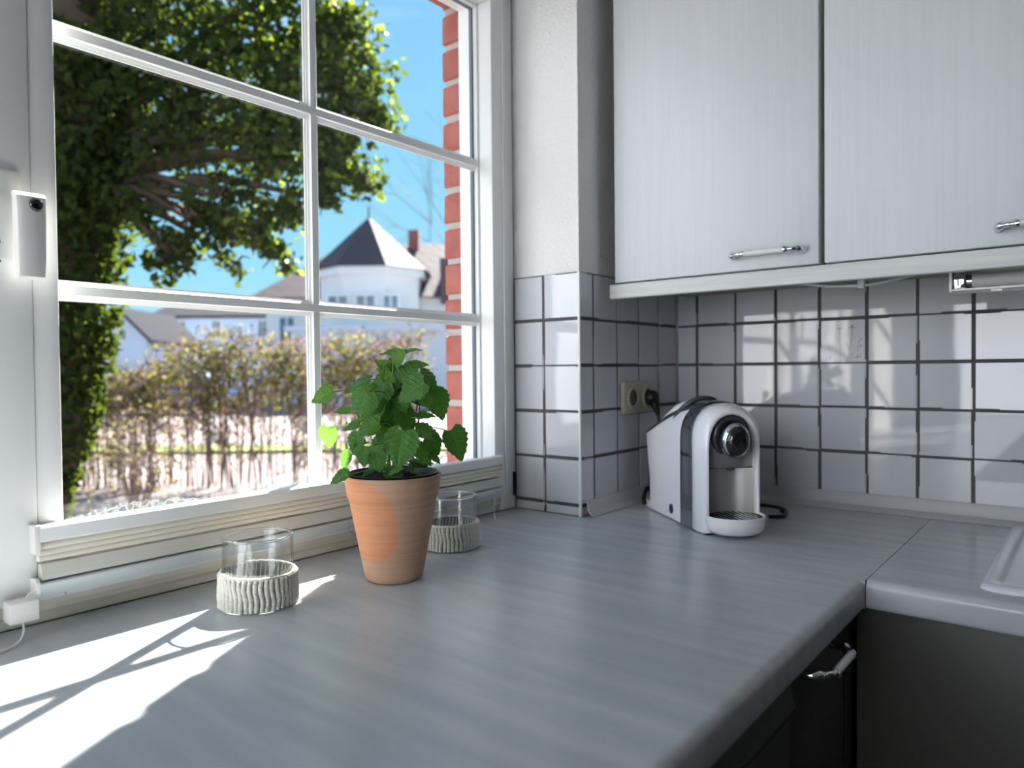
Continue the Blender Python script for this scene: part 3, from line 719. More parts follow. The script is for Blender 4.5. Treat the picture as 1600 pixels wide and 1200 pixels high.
# round black button low on the flank
bm = B(); lathe(bm, [(.0, .0012), (.0060, .0012), (.0072, .0004), (.0076, -.0002), (.0090, .0), (.0090, -.003)], 24)
bmesh.ops.rotate(bm, verts=bm.verts[:], cent=(0, 0, 0), matrix=Matrix.Rotation(PI/2*SGN, 3, 'X')); bmesh.ops.scale(bm, verts=bm.verts[:], vec=(1, 1, 1.15)); bmesh.ops.translate(bm, verts=bm.verts[:], vec=(.196, -.0022*SGN, .0235))
obj('power_button', bm, M_gblack, cm, 60)
bm = B(); box(bm, .03, .345, SGN*.008, SGN*(WID-.008), -.0, .0035, .001); obj('base_plate', bm, M_black, cm)
for o in (cm,): o.location.z = .0006

# ------------------------------------------------ two tumblers in knitted sleeves
def tumbler(loc, label, seed, tilt):
    t = tag(empty('candle_glass', loc), label, 'glass holder')
    bm = B(); lathe(bm, [(0, .003), (.040, .003), (.0455, .0055), (.0468, .012), (.0468, .0935), (.0460, .0938), (.0448, .0932), (.0446, .014), (.042, .0105), (0, .0095)], 56)
    obj('glass', bm, M_cup, t, 40)
    obj('glass_rim', tube(B(), [(.0458*math.cos(2*PI*k/48), .0458*math.sin(2*PI*k/48), .0944) for k in range(49)], .0019, 8, False), M_rim, t, 60)
    rn = random.Random(seed); H = lambda a: .046+tilt*math.cos(a-2.2)
    sl = tag(empty('knitted_sleeve', (0, 0, 0), 0, t), 'cream ribbed knitted sleeve')
    n = 72; rings = []
    for r, top in ((.0473, 1), (.0485, 1)):
        pass
    bm = B()
    a_ = [2*PI*k/n for k in range(n)]
    loft(bm, [[(.0492*math.cos(a), .0492*math.sin(a), .0006) for a in a_], [(.0492*math.cos(a), .0492*math.sin(a), H(a)) for a in a_],
              [(.0474*math.cos(a), .0474*math.sin(a), H(a)) for a in a_], [(.0474*math.cos(a), .0474*math.sin(a), .002) for a in a_]])
    obj('backing', bm, M_knitb, sl, 50)
    bm = B(); N = 46
    for k in range(N):
        ph = rn.uniform(0, 6.28); am = rn.uniform(.010, .030); a0 = 2*PI*k/N
        pts = []; rr = []
        for i in range(13):
            q = i/12; a = a0+am*math.sin(ph*.15+q*5.+.4*math.sin(k*.7))+.012*math.sin(q*9+k*.35)
            bulge = .0012*math.sin(q*PI)+.0008*math.sin(q*7+k*.3)
            R = .0503+bulge*.6+ (.0012 if q < .06 else 0)
            pts.append((R*math.cos(a), R*math.sin(a), .0022+(H(a)-.003)*q)); rr.append(.0031+.0003*math.sin(i*2.1+k))
        tube(bm, pts, rr, 7)
    obj('rib_stitches', bm, M_knit, sl, 60)['kind'] = 'stuff'
    bm = B()
    for k in range(N):
        a0 = 2*PI*k/N; pts = [(.0470*math.cos(a0+.02*math.sin(q*.8)), .0470*math.sin(a0+.02*math.sin(q*.8)), .012+(H(a0)-.014)*q/6) for q in range(7)]
        tube(bm, pts, .0012, 5, False)
    obj('inner_stitches', bm, M_knit, sl, 60)['kind'] = 'stuff'
    pts = [((.0488+.0006*math.sin(k*3))*math.cos(2*PI*k/60), (.0488+.0006*math.sin(k*3))*math.sin(2*PI*k/60), H(2*PI*k/60)+.0004*math.sin(k*2.3)) for k in range(61)]
    obj('bound_edge', tube(B(), pts, .0022, 7), M_knit, sl, 60)
    return t
tumbler((-1.217, .035, 0), 'clear glass tumbler in a cream knitted sleeve, in front, left of the pot', 3, .0018)
g2 = tumbler((-.8225, .0455, 0), 'clear glass tumbler in a knitted sleeve, half hidden behind the terracotta pot', 9, -.001)

# ------------------------------------------------ terracotta pot with lemon balm
def terra():
    m = mat('terracotta', (.46, .215, .115), .85); n = m.node_tree.nodes; l = m.node_tree.links; b = n['Principled BSDF']
    t = n.new('ShaderNodeTexCoord'); mp = n.new('ShaderNodeMapping'); mp.inputs['Scale'].default_value = (8, 8, 260)
    x = n.new('ShaderNodeTexNoise'); x.inputs['Scale'].default_value = 1; x.inputs['Detail'].default_value = 5
    l.new(t.outputs['Object'], mp.inputs[0]); l.new(mp.outputs[0], x.inputs['Vector'])
    bp = n.new('ShaderNodeBump'); bp.inputs['Strength'].default_value = .35; bp.inputs['Distance'].default_value = .0012
    l.new(x.outputs['Fac'], bp.inputs['Height']); l.new(bp.outputs[0], b.inputs['Normal'])
    # damp orange patch: around a direction on the wall of the pot, with a wavy outline
    s = n.new('ShaderNodeSeparateXYZ'); l.new(t.outputs['Object'], s.inputs[0])
    def M(op, a, bb=None, cl=False):
        y = n.new('ShaderNodeMath'); y.operation = op; y.use_clamp = cl
        for i, q in enumerate((a, bb)):
            if q is None: continue
            if isinstance(q, (int, float)): y.inputs[i].default_value = q
            else: l.new(q, y.inputs[i])
        return y.outputs[0]
    # u: coordinate across the front of the pot as printed on the clay, w: height
    u = M('ADD', M('MULTIPLY', s.outputs['X'], .66), M('MULTIPLY', s.outputs['Y'], -.75))
    no = n.new('ShaderNodeTexNoise'); no.inputs['Scale'].default_value = 28; l.new(t.outputs['Object'], no.inputs['Vector'])
    edge = M('MULTIPLY', M('SUBTRACT', no.outputs['Fac'], .5), .030)
    z = s.outputs['Z']
    # right boundary as a function of height: bulges to +.009 at z=.085, leaves to the left at top and bottom
    dz = M('SUBTRACT', z, .083)
    bound = M('SUBTRACT', .016, M('MULTIPLY', M('MULTIPLY', dz, dz), 7.5))
    f = M('SUBTRACT', M('ADD', bound, edge), u)
    f2 = M('MULTIPLY', f, 420, True)
    low = M('MULTIPLY', M('SUBTRACT', M('ADD', z, edge), .034), 160, True)
    fac = M('MULTIPLY', f2, low)
    rgb = n.new('ShaderNodeMixRGB'); rgb.inputs[1].default_value = (.56, .355, .245, 1); rgb.inputs[2].default_value = (.68, .31, .165, 1)
    l.new(fac, rgb.inputs[0])
    r2 = n.new('ShaderNodeMixRGB'); r2.blend_type = 'MULTIPLY'; r2.inputs[0].default_value = .35
    cr_ = n.new('ShaderNodeValToRGB'); cr_.color_ramp.elements[0].position = .35; cr_.color_ramp.elements[0].color = (.72, .66, .62, 1); cr_.color_ramp.elements[1].position = .6
    l.new(x.outputs['Fac'], cr_.inputs[0]); l.new(rgb.outputs[0], r2.inputs[1]); l.new(cr_.outputs[0], r2.inputs[2])
    l.new(r2.outputs[0], b.inputs['Base Color']); return m
PC = (-1.018, -.021, 0)
pp = tag(empty('potted_plant', PC), 'lemon balm in a tapered terracotta pot with an orange damp stain', 'potted plant')
bm = B(); lathe(bm, [(0, .0008), (.041, .0008), (.0435, .003), (.0455, .009), (.0668, .1215), (.0684, .1270), (.0702, .1292), (.0706, .1318), (.0742, .1585), (.0750, .1610), (.0735, .1625), (.0708, .1620), (.0700, .155), (.0640, .12), (.058, .1195), (0, .1195)], 96)
obj('pot', bm, terra(), pp, 50)
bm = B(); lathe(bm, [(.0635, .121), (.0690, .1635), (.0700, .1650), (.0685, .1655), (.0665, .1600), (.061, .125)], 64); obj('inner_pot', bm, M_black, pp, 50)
bm = B(); lathe(bm, [(0, .158), (.03, .160), (.05, .157), (.0655, .154), (.0640, .125), (0, .121)], 40)
rn = random.Random(2)
for v in bm.verts:
    if v.co.z > .15: v.co.z += rn.uniform(-.003, .003)
obj('soil', bm, M_soil, pp, 60)
LEAVES=[(-1.133,0.001,0.286,-0.6,0.728,-0.333,-0.749,-0.363,0.555,0.039,1),(-1.031,0.127,0.211,-0.076,0.063,-0.995,-0.866,-0.498,0.034,0.041,0),(-1.126,-0.028,0.168,-0.6,0.728,-0.333,-0.642,-0.19,0.743,0.033,0),
(-1.002,-0.147,0.213,0.297,-0.392,-0.871,-0.245,-0.913,0.327,0.054,0),(-1.097,-0.126,0.213,-0.13,0.13,-0.983,-0.776,-0.63,0.019,0.059,0),(-1.123,-0.076,0.272,-0.235,0.261,-0.936,-0.862,-0.5,0.077,0.048,0),
(-1.118,-0.083,0.242,-0.6,0.728,-0.333,-0.699,-0.274,0.661,0.04,0),(-1.122,-0.079,0.202,-0.13,0.13,-0.983,-0.827,-0.561,0.035,0.034,0),(-1.11,-0.094,0.194,0.089,-0.139,-0.986,-0.695,-0.718,0.039,0.032,0),
(-1.095,-0.03,0.306,-0.625,0.764,-0.164,-0.478,-0.207,0.854,0.047,0),(-1.068,-0.063,0.309,0.021,0.005,1,-0.784,-0.621,0.019,0.042,1),(-1.046,-0.089,0.321,0.333,-0.384,0.861,-0.915,-0.353,0.197,0.044,0),
(-1.066,-0.113,0.293,-0.556,0.67,-0.491,-0.813,-0.318,0.487,0.053,0),(-1.019,-0.108,0.306,0.504,-0.638,-0.581,-0.258,-0.754,0.604,0.046,0),(-1.02,-0.123,0.27,0.247,-0.332,-0.91,-0.307,-0.918,0.252,0.05,0),
(-1.042,-0.046,0.352,-0.617,0.765,0.183,-0.167,-0.355,0.92,0.037,1),(-1.041,-0.063,0.35,0.625,-0.764,0.164,-0.37,-0.104,0.923,0.032,1),(-1.057,-0.076,0.339,-0.235,0.261,-0.936,-0.966,-0.173,0.195,0.031,1),
(-1.031,-0.11,0.254,0.625,-0.764,0.164,-0.406,-0.138,0.903,0.031,0),(-1.036,-0.121,0.233,0.617,-0.765,-0.183,-0.291,-0.439,0.85,0.046,0),(-1.032,-0.127,0.212,0.297,-0.392,-0.871,-0.539,-0.821,0.186,0.033,0),
(-1.039,-0.117,0.202,0.469,-0.598,-0.65,-0.148,-0.779,0.609,0.039,0),(-1.061,-0.074,0.258,0.089,-0.139,-0.986,-0.629,-0.776,0.053,0.05,0),(-1.079,-0.051,0.259,-0.421,0.495,-0.76,-0.87,0.014,0.492,0.042,0),
(-1.079,-0.035,0.279,-0.535,0.674,0.508,-0.268,-0.707,0.655,0.042,0),(-1.08,-0.065,0.287,-0.235,0.261,-0.936,-0.926,-0.353,0.134,0.043,0),(-1.097,-0.031,0.214,-0.235,0.261,-0.936,-0.949,-0.27,0.163,0.036,0),
(-1.047,-0.091,0.248,0.297,-0.392,-0.871,-0.245,-0.913,0.327,0.038,0),(-1.082,-0.097,0.181,-0.6,0.728,-0.333,-0.514,-0.031,0.857,0.026,0),(-0.938,0.016,0.358,0.6,-0.728,0.333,-0.444,0.044,0.895,0.031,1),
(-1.012,0.102,0.171,-0.333,0.384,-0.861,-0.938,-0.042,0.344,0.036,0),(-1.031,-0.128,0.196,0.535,-0.674,-0.508,-0.068,-0.634,0.77,0.025,0),(-1.035,-0.023,0.331,-0.469,0.598,0.65,-0.148,-0.779,0.609,0.037,1),
(-1.004,-0.061,0.335,0.6,-0.728,0.333,-0.58,-0.109,0.807,0.037,0),(-1.002,-0.065,0.276,0.535,-0.674,-0.508,-0.268,-0.707,0.655,0.039,0),(-1.077,0.026,0.263,-0.617,0.765,0.183,-0.291,-0.439,0.85,0.028,0),
(-1.069,0.016,0.238,-0.625,0.764,-0.164,-0.478,-0.207,0.854,0.033,0),(-1.038,-0.024,0.223,-0.235,0.261,-0.936,-0.966,-0.173,0.195,0.044,0),(-1.01,-0.058,0.213,0.469,-0.598,-0.65,-0.148,-0.779,0.609,0.037,0),
(-1.047,-0.013,0.204,-0.421,0.495,-0.76,-0.896,-0.096,0.434,0.037,0),(-1.005,-0.066,0.179,0.63,-0.776,-0.01,-0.303,-0.257,0.918,0.031,0),(-1.037,-0.024,0.262,-0.625,0.764,-0.164,-0.547,-0.278,0.79,0.044,0),
(-1.018,-0.046,0.267,0.535,-0.674,-0.508,-0.268,-0.707,0.655,0.044,0),(-1.051,-0.005,0.297,-0.297,0.392,0.871,-0.245,-0.913,0.327,0.037,1),(-1.02,-0.043,0.301,-0.13,0.13,-0.983,-0.852,-0.522,0.044,0.042,0),]
def leaf_mesh(name, seed, m, droop, fold, nu=14, nv=6):
    rn = random.Random(seed); vs = []; uvs = []; fs = []
    for i in range(nu+1):
        u = i/nu
        # heart / ovate outline
        w = .46*(math.sin(PI*min(1, (u+.055)/1.055)**.62)**.85) if u < 1 else .0
        w = max(w, .012 if u < 1 else 0.0)
        for j in range(-nv, nv+1):
            q = j/nv
            sc = 1.0
            if abs(q) == 1: sc = 1.0+(.085 if i % 2 else -.045)
            x = u-(.10*abs(q)**1.5*(1-u)**3)+(.02 if (abs(q) == 1 and i % 2) else 0)
            y = w*q*sc
            z = fold*abs(y)*.9-droop*u*u*.45-.25*droop*(abs(q)**2)*w+.018*math.sin(u*17+abs(q)*4+seed)*(abs(q))+.010*math.cos(q*9+seed+u*5)
            vs.append((x, y, z)); uvs.append((u, q*w))
    W_ = 2*nv+1
    for i in range(nu):
        for j in range(2*nv):
            a = i*W_+j; fs.append((a, a+1, a+W_+1, a+W_))
    me = bpy.data.meshes.new(name); me.from_pydata(vs, [], fs); uvl = me.uv_layers.new(name='UVMap')
    for lp_ in me.loops: uvl.data[lp_.index].uv = uvs[lp_.vertex_index]
    me.materials.append(m); me.polygons.foreach_set('use_smooth', [True]*len(me.polygons)); return me
LMD = [leaf_mesh('leaf', s, M_mint, d, f) for s, d, f in ((1, .5, .25), (2, .9, .12), (3, .25, .45), (4, .7, .3))]
LML = [leaf_mesh('leaf', s, M_mintl, d, f) for s, d, f in ((5, .4, .3), (6, .7, .2))]
pcv = Vector(PC)
def place_leaf(P, tip, nrm, s, light, k, seed):
    tip = Vector(tip).normalized(); nrm = Vector(nrm); nrm = (nrm-tip*nrm.dot(tip)).normalized()
    y = nrm.cross(tip); base = Vector(P)-tip*s*.5
    me = (LML if light else LMD)[k % (2 if light else 4)]
    o = bpy.data.objects.new('leaf', me); COL.objects.link(o); o.parent = pp
    o.matrix_local = Matrix(((tip.x*s, y.x*s, nrm.x*s, base.x-pcv.x), (tip.y*s, y.y*s, nrm.y*s, base.y-pcv.y), (tip.z*s, y.z*s, nrm.z*s, base.z-pcv.z), (0, 0, 0, 1)))
    return base
rn = random.Random(21)
stem_tops = []
def stem_pt(c, q):          # main stems
    return c
mains = []
for k in range(11):
    a = rn.uniform(0, 2*PI); r = rn.uniform(.008, .045); H = rn.uniform(.09, .175)*(1.05-.35*r/.045)
    b0 = Vector((PC[0]+r*math.cos(a), PC[1]+r*math.sin(a), .156)); d = Vector((math.cos(a)*.25*r/.045, math.sin(a)*.25*r/.045, 1))
    pts = [b0+d*H*t+Vector((.004*math.sin(5*t+k), .004*math.cos(4*t+k), 0)) for t in (0, .25, .5, .75, 1)]
    mains.append(pts)
mains.append([Vector((PC[0]-.012, PC[1]-.018, .156)), Vector((-1.046, -.058, .22)), Vector((-1.048, -.060, .27)), Vector((-1.043, -.052, .31)), Vector((-1.043, -.054, .345))])
for k, pts in enumerate(mains):
    obj('stem', tube(B(), [p-pcv for p in spline(pts, 4)], [.0021-.0011*i/16 for i in range(17)], 7), M_stem if k % 3 else M_stemd, pp, 60)
allp = [p for pts in mains for p in spline(pts, 4)]
def petiole(base, tip):
    c = min(allp, key=lambda p: (p-base).length+abs(p.z-(base.z-.012))*1.2)
    if (c-base).length > .11: c = base+(c-base).normalized()*.10
    mid = (c+base)/2+Vector((0, 0, .25*(c-base).length*.3))
    obj('leaf_stalk', tube(B(), [p-pcv for p in spline([c, mid, base+Vector(tip).normalized()*.003], 4)], .0009, 5), M_stem, pp, 60)
for k, L in enumerate(LEAVES):
    b_ = place_leaf(L[0:3], L[3:6], L[6:9], L[9]*.9, L[10], k, k); petiole(b_, L[3:6])
for k in range(40):      # filler leaves inside the bush
    a = rn.uniform(0, 2*PI); zz = rn.uniform(.175, .33); t = (zz-.17)/.16
    R = (.066-.035*max(0, t-.45)/.55)*rn.uniform(.25, .95)
    P = Vector((-1.035+R*math.cos(a), -.045+R*math.sin(a)*1.0, zz))
    tip = Vector((math.cos(a), math.sin(a), rn.uniform(-.9, .25)))
    nrm = Vector((math.cos(a)*.5+rn.uniform(-.3, .3), math.sin(a)*.5+rn.uniform(-.3, .3), 1))
    b_ = place_leaf(P, tip, nrm, rn.uniform(.022, .036), rn.random() < .25, k, k)
    if k % 2: petiole(b_, tip)
for k in range(10):      # low small leaves by the rim
    a = rn.uniform(0, 2*PI); P = Vector((PC[0]+.045*math.cos(a), PC[1]+.045*math.sin(a), rn.uniform(.165, .185)))
    place_leaf(P, (math.cos(a), math.sin(a), -.1), (0, 0, 1), rn.uniform(.018, .028), False, k, k)

# ------------------------------------------------ outside: ground, ivy tree, hedge, houses
def quads(name, cs, sizes, m, rng, parent=None, stretch=1.5, upb=0., nface=3):
    """many small pointed leaves in one mesh: two triangles each, folded along the midrib"""
    n = len(cs); ax = rng.normal(size=(n, 3)); ax /= np.linalg.norm(ax, axis=1)[:, None]
    nn = rng.normal(size=(n, 3)); nn[:, 2] += upb; nn -= ax*(nn*ax).sum(1)[:, None]; nn /= np.linalg.norm(nn, axis=1)[:, None]
    bb = np.cross(nn, ax); s = sizes[:, None]
    tip = cs+ax*s*.5*stretch; bas = cs-ax*s*.5*stretch; l_ = cs+bb*s*.5+nn*s*.15; r_ = cs-bb*s*.5+nn*s*.15
    V = np.stack([bas, l_, tip, r_], 1).reshape(-1, 3); F_ = np.arange(4*n).reshape(-1, 4)
    F_ = np.concatenate([F_[:, [0, 1, 2]], F_[:, [0, 2, 3]]])
    me = bpy.data.meshes.new(name); me.vertices.add(len(V)); me.vertices.foreach_set('co', V.ravel())
    me.loops.add(F_.size); me.loops.foreach_set('vertex_index', F_.ravel().astype(np.int32))
    me.polygons.add(len(F_)); me.polygons.foreach_set('loop_start', np.arange(0, F_.size, 3, dtype=np.int32)); me.polygons.foreach_set('loop_total', np.full(len(F_), 3, dtype=np.int32))
    me.update(); me.materials.append(m); o = bpy.data.objects.new(name, me); COL.objects.link(o)
    if parent: o.parent = parent
    o['kind'] = 'stuff'; return o
rng = np.random.RandomState(12)
GZ = -1.02
CY, SY = math.cos(YAW), math.sin(YAW)
struct('ground', box(B(), -30, 90, .45, 130, GZ-.3, GZ), mat('pale_paving', (.20, .16, .155), .9, noise=((.8, .8, .8), (.13, .105, .10), .35, .65), bump=((9, 9, 9), .5, .02)), 'pale pinkish paved ground outside the window', cat='ground')
def strip(name, d0, d1, z, m, label, cat):
    o = empty(name, (0, 0, 0)); bpy.data.objects.remove(o)
    pts = []
    for d, t in ((d0, -14), (d0, 30), (d1, 30), (d1, -14)):
        pts.append((-1.77+CY*d-SY*t, -.87+SY*d+CY*t))
    return tag(obj(name, prism(B(), pts, 2, GZ+.001, z), m), label, cat, None, 'structure')
strip('lawn', 11.9, 12.9, GZ+.05, mat('lawn', (.19, .24, .06), .95, bump=((40, 40, 40), 1, .03)), 'narrow strip of lawn beyond the hedge', 'lawn')

tr = tag(empty('ivy_tree', (-.06, 4.25, GZ)), 'big tree with ivy-covered leaning trunk and dense crown at left', 'tree')
def at(p): return Vector(p)-tr.location
tp = [(-.16, 4.42, GZ), (-.09, 4.34, -.4), (-.03, 4.30, .1), (.0, 4.27, .8), (.05, 4.22, 1.5), (.10, 4.18, 2.2), (.2, 4.1, 3.1)]
obj('trunk', tube(B(), [at(p) for p in spline(tp, 4)], [.15]*6+[.19]*19, 16), M_bark, tr, 60)
CL = [((.26, 3.72, 1.30), .17, .35), ((.42, 3.62, 1.05), .15, .28), ((.62, 3.45, 1.22), .15, .30), ((.88, 3.18, 1.05), .13, .2), ((1.42, 2.98, 1.62), .13, .18), ((1.22, 3.02, 2.5), .3, .7), ((.70, 3.40, 1.02), .10, .12), ((.06, 4.25, 2.45), .52, 2.0), ((.40, 3.85, 2.5), .48, 1.6), ((.72, 3.45, 2.40), .46, 1.4), ((.50, 3.70, 1.95), .44, 1.4), ((.84, 3.26, 1.80), .34, 1.), ((1.05, 3.15, 2.15), .32, .9), ((1.32, 3.0, 2.22), .27, .7), ((1.49, 2.93, 2.0), .15, .35),
      ((1.24, 3.09, 1.78), .20, .55), ((.60, 3.42, 1.42), .22, .45), ((.76, 3.21, 1.22), .17, .35), ((.10, 4.08, 1.55), .36, 1.4), ((1.06, 2.98, 1.42), .11, .14), ((.34, 3.62, 1.10), .13, .2), ((.46, 3.52, 1.28), .12, .18), ((.95, 3.10, 1.35), .15, .2), ((1.0, 3.3, 2.85), .5, 1.0), ((.3, 3.9, 3.0), .6, 1.2), ((1.13, 2.95, 1.60), .15, .25)]
limbs = bmesh.new()
for (c, r, w) in CL:
    c = Vector(c); s0 = Vector(tp[4]) if c.z > 1.6 else Vector((.03, 4.22, 1.35))
    mid = (s0+c)/2+Vector((0, 0, .18)); tube(limbs, [at(p) for p in spline([s0, mid, c], 5)], [.05-.0038*i for i in range(11)], 6)
    rr_ = random.Random(int(c.x*100)+7)
    for q in range(9):
        e_ = c+Vector((rr_.gauss(0, 1), rr_.gauss(0, 1), rr_.gauss(0, 1))).normalized()*r*1.0
        tube(limbs, [at(c), at((c+e_)/2+Vector((0, 0, .03))), at(e_)], [.010, .007, .003], 5)
obj('branches', limbs, M_bark, tr, 60)
pts = []
for (c, r, w) in CL:
    n = int(1500*w); d = rng.normal(size=(n, 3)); d /= np.linalg.norm(d, axis=1)[:, None]
    rad = 1.10*r*rng.uniform(.0, 1.0, n)**.55*(1+.38*np.sin(d[:, 0]*5+c[0]*9)*np.cos(d[:, 2]*6+c[2]*5))
    pts.append(np.array(c)+d*rad[:, None])
P_c = np.concatenate(pts)
# keep clumps: drop leaves where a coarse pattern is low, so sky shows between
pat = np.sin(P_c[:, 0]*13+P_c[:, 2]*7)*np.sin(P_c[:, 2]*15-P_c[:, 1]*6)+.6*np.sin(P_c[:, 0]*29+P_c[:, 1]*23)*np.sin(P_c[:, 2]*31)
lowz = np.clip((1.75-P_c[:, 2])*.5, 0, .30)
P_c = P_c[pat > -.02+lowz-.45*rng.rand(len(P_c))]
quads('crown_leaves', P_c-np.array(tr.location), rng.uniform(.030, .056, len(P_c)), M_ivy, rng, tr)
sel = (P_c @ np.array([SY, -CY, 0]) > np.percentile(P_c @ np.array([SY, -CY, 0]), 62)); Q = P_c[sel]; Q = Q[rng.rand(len(Q)) < .40]  # right side of the crown gets the painted sunlit leaves
quads('sunlit_leaves', Q+rng.normal(size=Q.shape)*.03-np.array(tr.location), rng.uniform(.03, .05, len(Q)), M_ivyl, rng, tr)
# ivy on the trunk
n = 9500; t = rng.rand(n)**.9; zz = GZ+.15+(3.3)*t; tx = np.interp(zz, [p[2] for p in tp], [p[0] for p in tp]); ty = np.interp(zz, [p[2] for p in tp], [p[1] for p in tp])
a = rng.uniform(0, 2*PI, n); R = np.interp(zz, [-1, -.4, .1, .6, 1.2, 2.4], [.13, .17, .26, .33, .36, .42])*rng.uniform(.55, 1.08, n)
T_ = np.stack([tx+R*np.cos(a), ty+R*np.sin(a), zz], 1)
quads('trunk_ivy', T_-np.array(tr.location), rng.uniform(.035, .06, n), M_ivy, rng, tr)

# bare distant tree in the sky
bt = tag(empty('bare_tree', (9.5, 8.9, GZ)), 'thin bare tree reaching into the sky beside the houses', 'tree')
rr_ = random.Random(8); bm = bmesh.new()
def grow(p, d, L, r, k):
    q = p+d*L; tube(bm, [p, (p+q)/2+Vector((rr_.uniform(-.05, .05)*L,)*3), q], [r, r*.85, r*.65], 4, False)
    if k == 0: return
    for _ in range(3 if k > 1 else 2):
        dd = (d+Vector((rr_.gauss(0, .45), rr_.gauss(0, .45), rr_.gauss(.05, .3)))).normalized(); grow(q, dd, L*rr_.uniform(.62, .82), r*.6, k-1)
grow(Vector((0, 0, 0)), Vector((-.02, .02, 1)).normalized(), 2.4, .045, 5)
obj('trunk', bm, M_twig, bt)

# hedge of bare twigs with sparse leaves
hd = tag(empty('hedge', (3.0, 6.8, GZ)), 'twiggy hedge with sparse yellow-green leaves outside the window', 'hedge')
bm = bmesh.new(); rr_ = random.Random(31); leafp = []
for k in range(240):
    t = rr_.uniform(-1.9, 4.4); dd = rr_.uniform(-.30, .30)      # along the hedge / depth
    bx, by = 2.93+.606*0-SY*t+CY*dd, 6.84+CY*t+SY*dd
    Hh = 1.72+.10*math.sin(t*2.1)+rr_.uniform(-.18, .14)-.42*min(1, max(0, (t-.85)/.5))
    p = Vector((bx-3.0, by-6.8, 0)); d = Vector((rr_.uniform(-.12, .12), rr_.uniform(-.12, .12), 1)).normalized()
    mid = p+d*Hh*.42; topp = p+d*Hh*.95+Vector((rr_.uniform(-.12, .12), rr_.uniform(-.12, .12), 0))
    tube(bm, [p, mid, topp], [.010, .008, .004], 5, False)
    for j in range(11):
        q = rr_.uniform(.12, .98); s0 = p+d*Hh*q
        e_ = s0+Vector((rr_.gauss(0, .16), rr_.gauss(0, .16), rr_.uniform(.02, .24)))
        e_.z = min(e_.z, Hh+.06)
        tube(bm, [s0, (s0+e_)/2+Vector((0, 0, .02)), e_], [.005, .0038, .0022], 4, False)
        leafp.append((s0, e_))
obj('twigs', bm, M_twig, hd)['kind'] = 'stuff'
pl_ = []
for s0, e_ in leafp:
    for q in range(6):
        f = rng.rand(); p = s0+(e_-s0)*f; w = 1 if p.z > .95 else .25
        if rng.rand() < w: pl_.append((p.x+rng.normal()*.04, p.y+rng.normal()*.04, p.z+rng.normal()*.04))
pl_ = np.array(pl_); quads('leaves', pl_, rng.uniform(.025, .05, len(pl_)), M_hedge, rng, hd)
# brown dry leaves give the reddish body of the hedge
n = 11000; tt = rng.uniform(-1.9, 4.4, n); dd = rng.uniform(-.3, .3, n); zz = .62+(1.12-.42*np.clip((tt-.85)/.5, 0, 1))*rng.rand(n)**.8
dry = np.stack([2.93-SY*tt+CY*dd-3.0, 6.84+CY*tt+SY*dd-6.8, zz], 1)
dry = dry[(np.sin(tt*5.3+zz*3)*np.sin(zz*6+tt*2.2)+.7*rng.rand(n)) > .0]
quads('dry_leaves', dry, rng.uniform(.022, .042, len(dry)), leafmat('dry_leaf', (.15, .095, .09), (.24, .15, .135), .35, veins=False, rough=.8), rng, hd)
n = 3600; tt = np.concatenate([rng.normal(c, .22, n//6) for c in (-1.1, -.35, .35, 1.0, 1.8, 2.4)]); n = len(tt); dd = rng.uniform(-.34, -.05, n); zz = rng.normal(1.5, .16, n)
yl = np.stack([2.93-SY*tt+CY*dd-3.0, 6.84+CY*tt+SY*dd-6.8, np.minimum(zz, 1.85)-.42*np.clip((tt-.85)/.5, 0, 1)-rng.rand(n)**2*.5], 1)
quads('fresh_leaves', yl, rng.uniform(.025, .045, n), leafmat('fresh_hedge_leaf', (.15, .15, .035), (.27, .26, .05), .4, veins=False, rough=.7), rng, hd)
# low shrub by the foot of the tree
n = 620; d = rng.normal(size=(n, 3))*np.array([.26, .26, .34])
sb = quads('leaves', d+np.array([0, 0, .55]), rng.uniform(.022, .036, n), M_hedge, rng); 
sh = tag(empty('shrub', (1.0, 5.6, GZ)), 'small thin olive shrub beside the foot of the ivy tree', 'shrub'); sb.parent = sh
bm = bmesh.new(); rr_ = random.Random(3)
for k in range(14): tube(bm, [(0, 0, 0), (rr_.uniform(-.2, .2), rr_.uniform(-.2, .2), .5), (rr_.uniform(-.35, .35), rr_.uniform(-.35, .35), 1.0)], [.012, .008, .003], 5)
obj('stems', bm, M_twig, sh)

# houses: local x = right, y = away, z up (all heights from the ground)
ROT = YAW-PI/2
def site(name, px_u, D, label, cat='house'):
    p = Vector((-1.766, -.869, 0))+Vector((CY, SY, 0))*D+Vector((SY, -CY, 0))*px_u
    return tag(empty(name, (p.x, p.y, GZ), ROT), label, cat)
def windows(h, rects, y, m_frame, m_pane):
    for (x0, x1, z0, z1) in rects:
        w = obj('window', box(B(), x0, x1, y-.06, y, z0, z1, .01, 1), m_frame, h)
        xm = (x0+x1)/2
        obj('pane', box(B(), x0+.10, xm-.04, y-.07, y-.055, z0+.10, z1-.10), m_pane, w); obj('pane', box(B(), xm+.04, x1-.10, y-.07, y-.055, z0+.10, z1-.10), m_pane, w)
def gable(h, name, x0, x1, y0, y1, z0, z1, m, over=.3, axis=0):
    """pitched roof, ridge along local x (axis 0) or y (axis 1)"""
    if axis == 0: pr_ = [(y0-over, z0-.15), (y0-over, z0), ((y0+y1)/2, z1), (y1+over, z0), (y1+over, z0-.15)]; return obj(name, prism(B(), pr_, 0, x0-over, x1+over), m, h)
    pr_ = [(x0-over, z0-.15), (x0-over, z0), ((x0+x1)/2, z1), (x1+over, z0), (x1+over, z0-.15)]; return obj(name, prism(B(), pr_, 1, y0-over, y1+over), m, h)
M_hw = mat('pale_render', (.78, .76, .76), .9); M_hb = mat('bluish_render', (.62, .72, .88), .9)
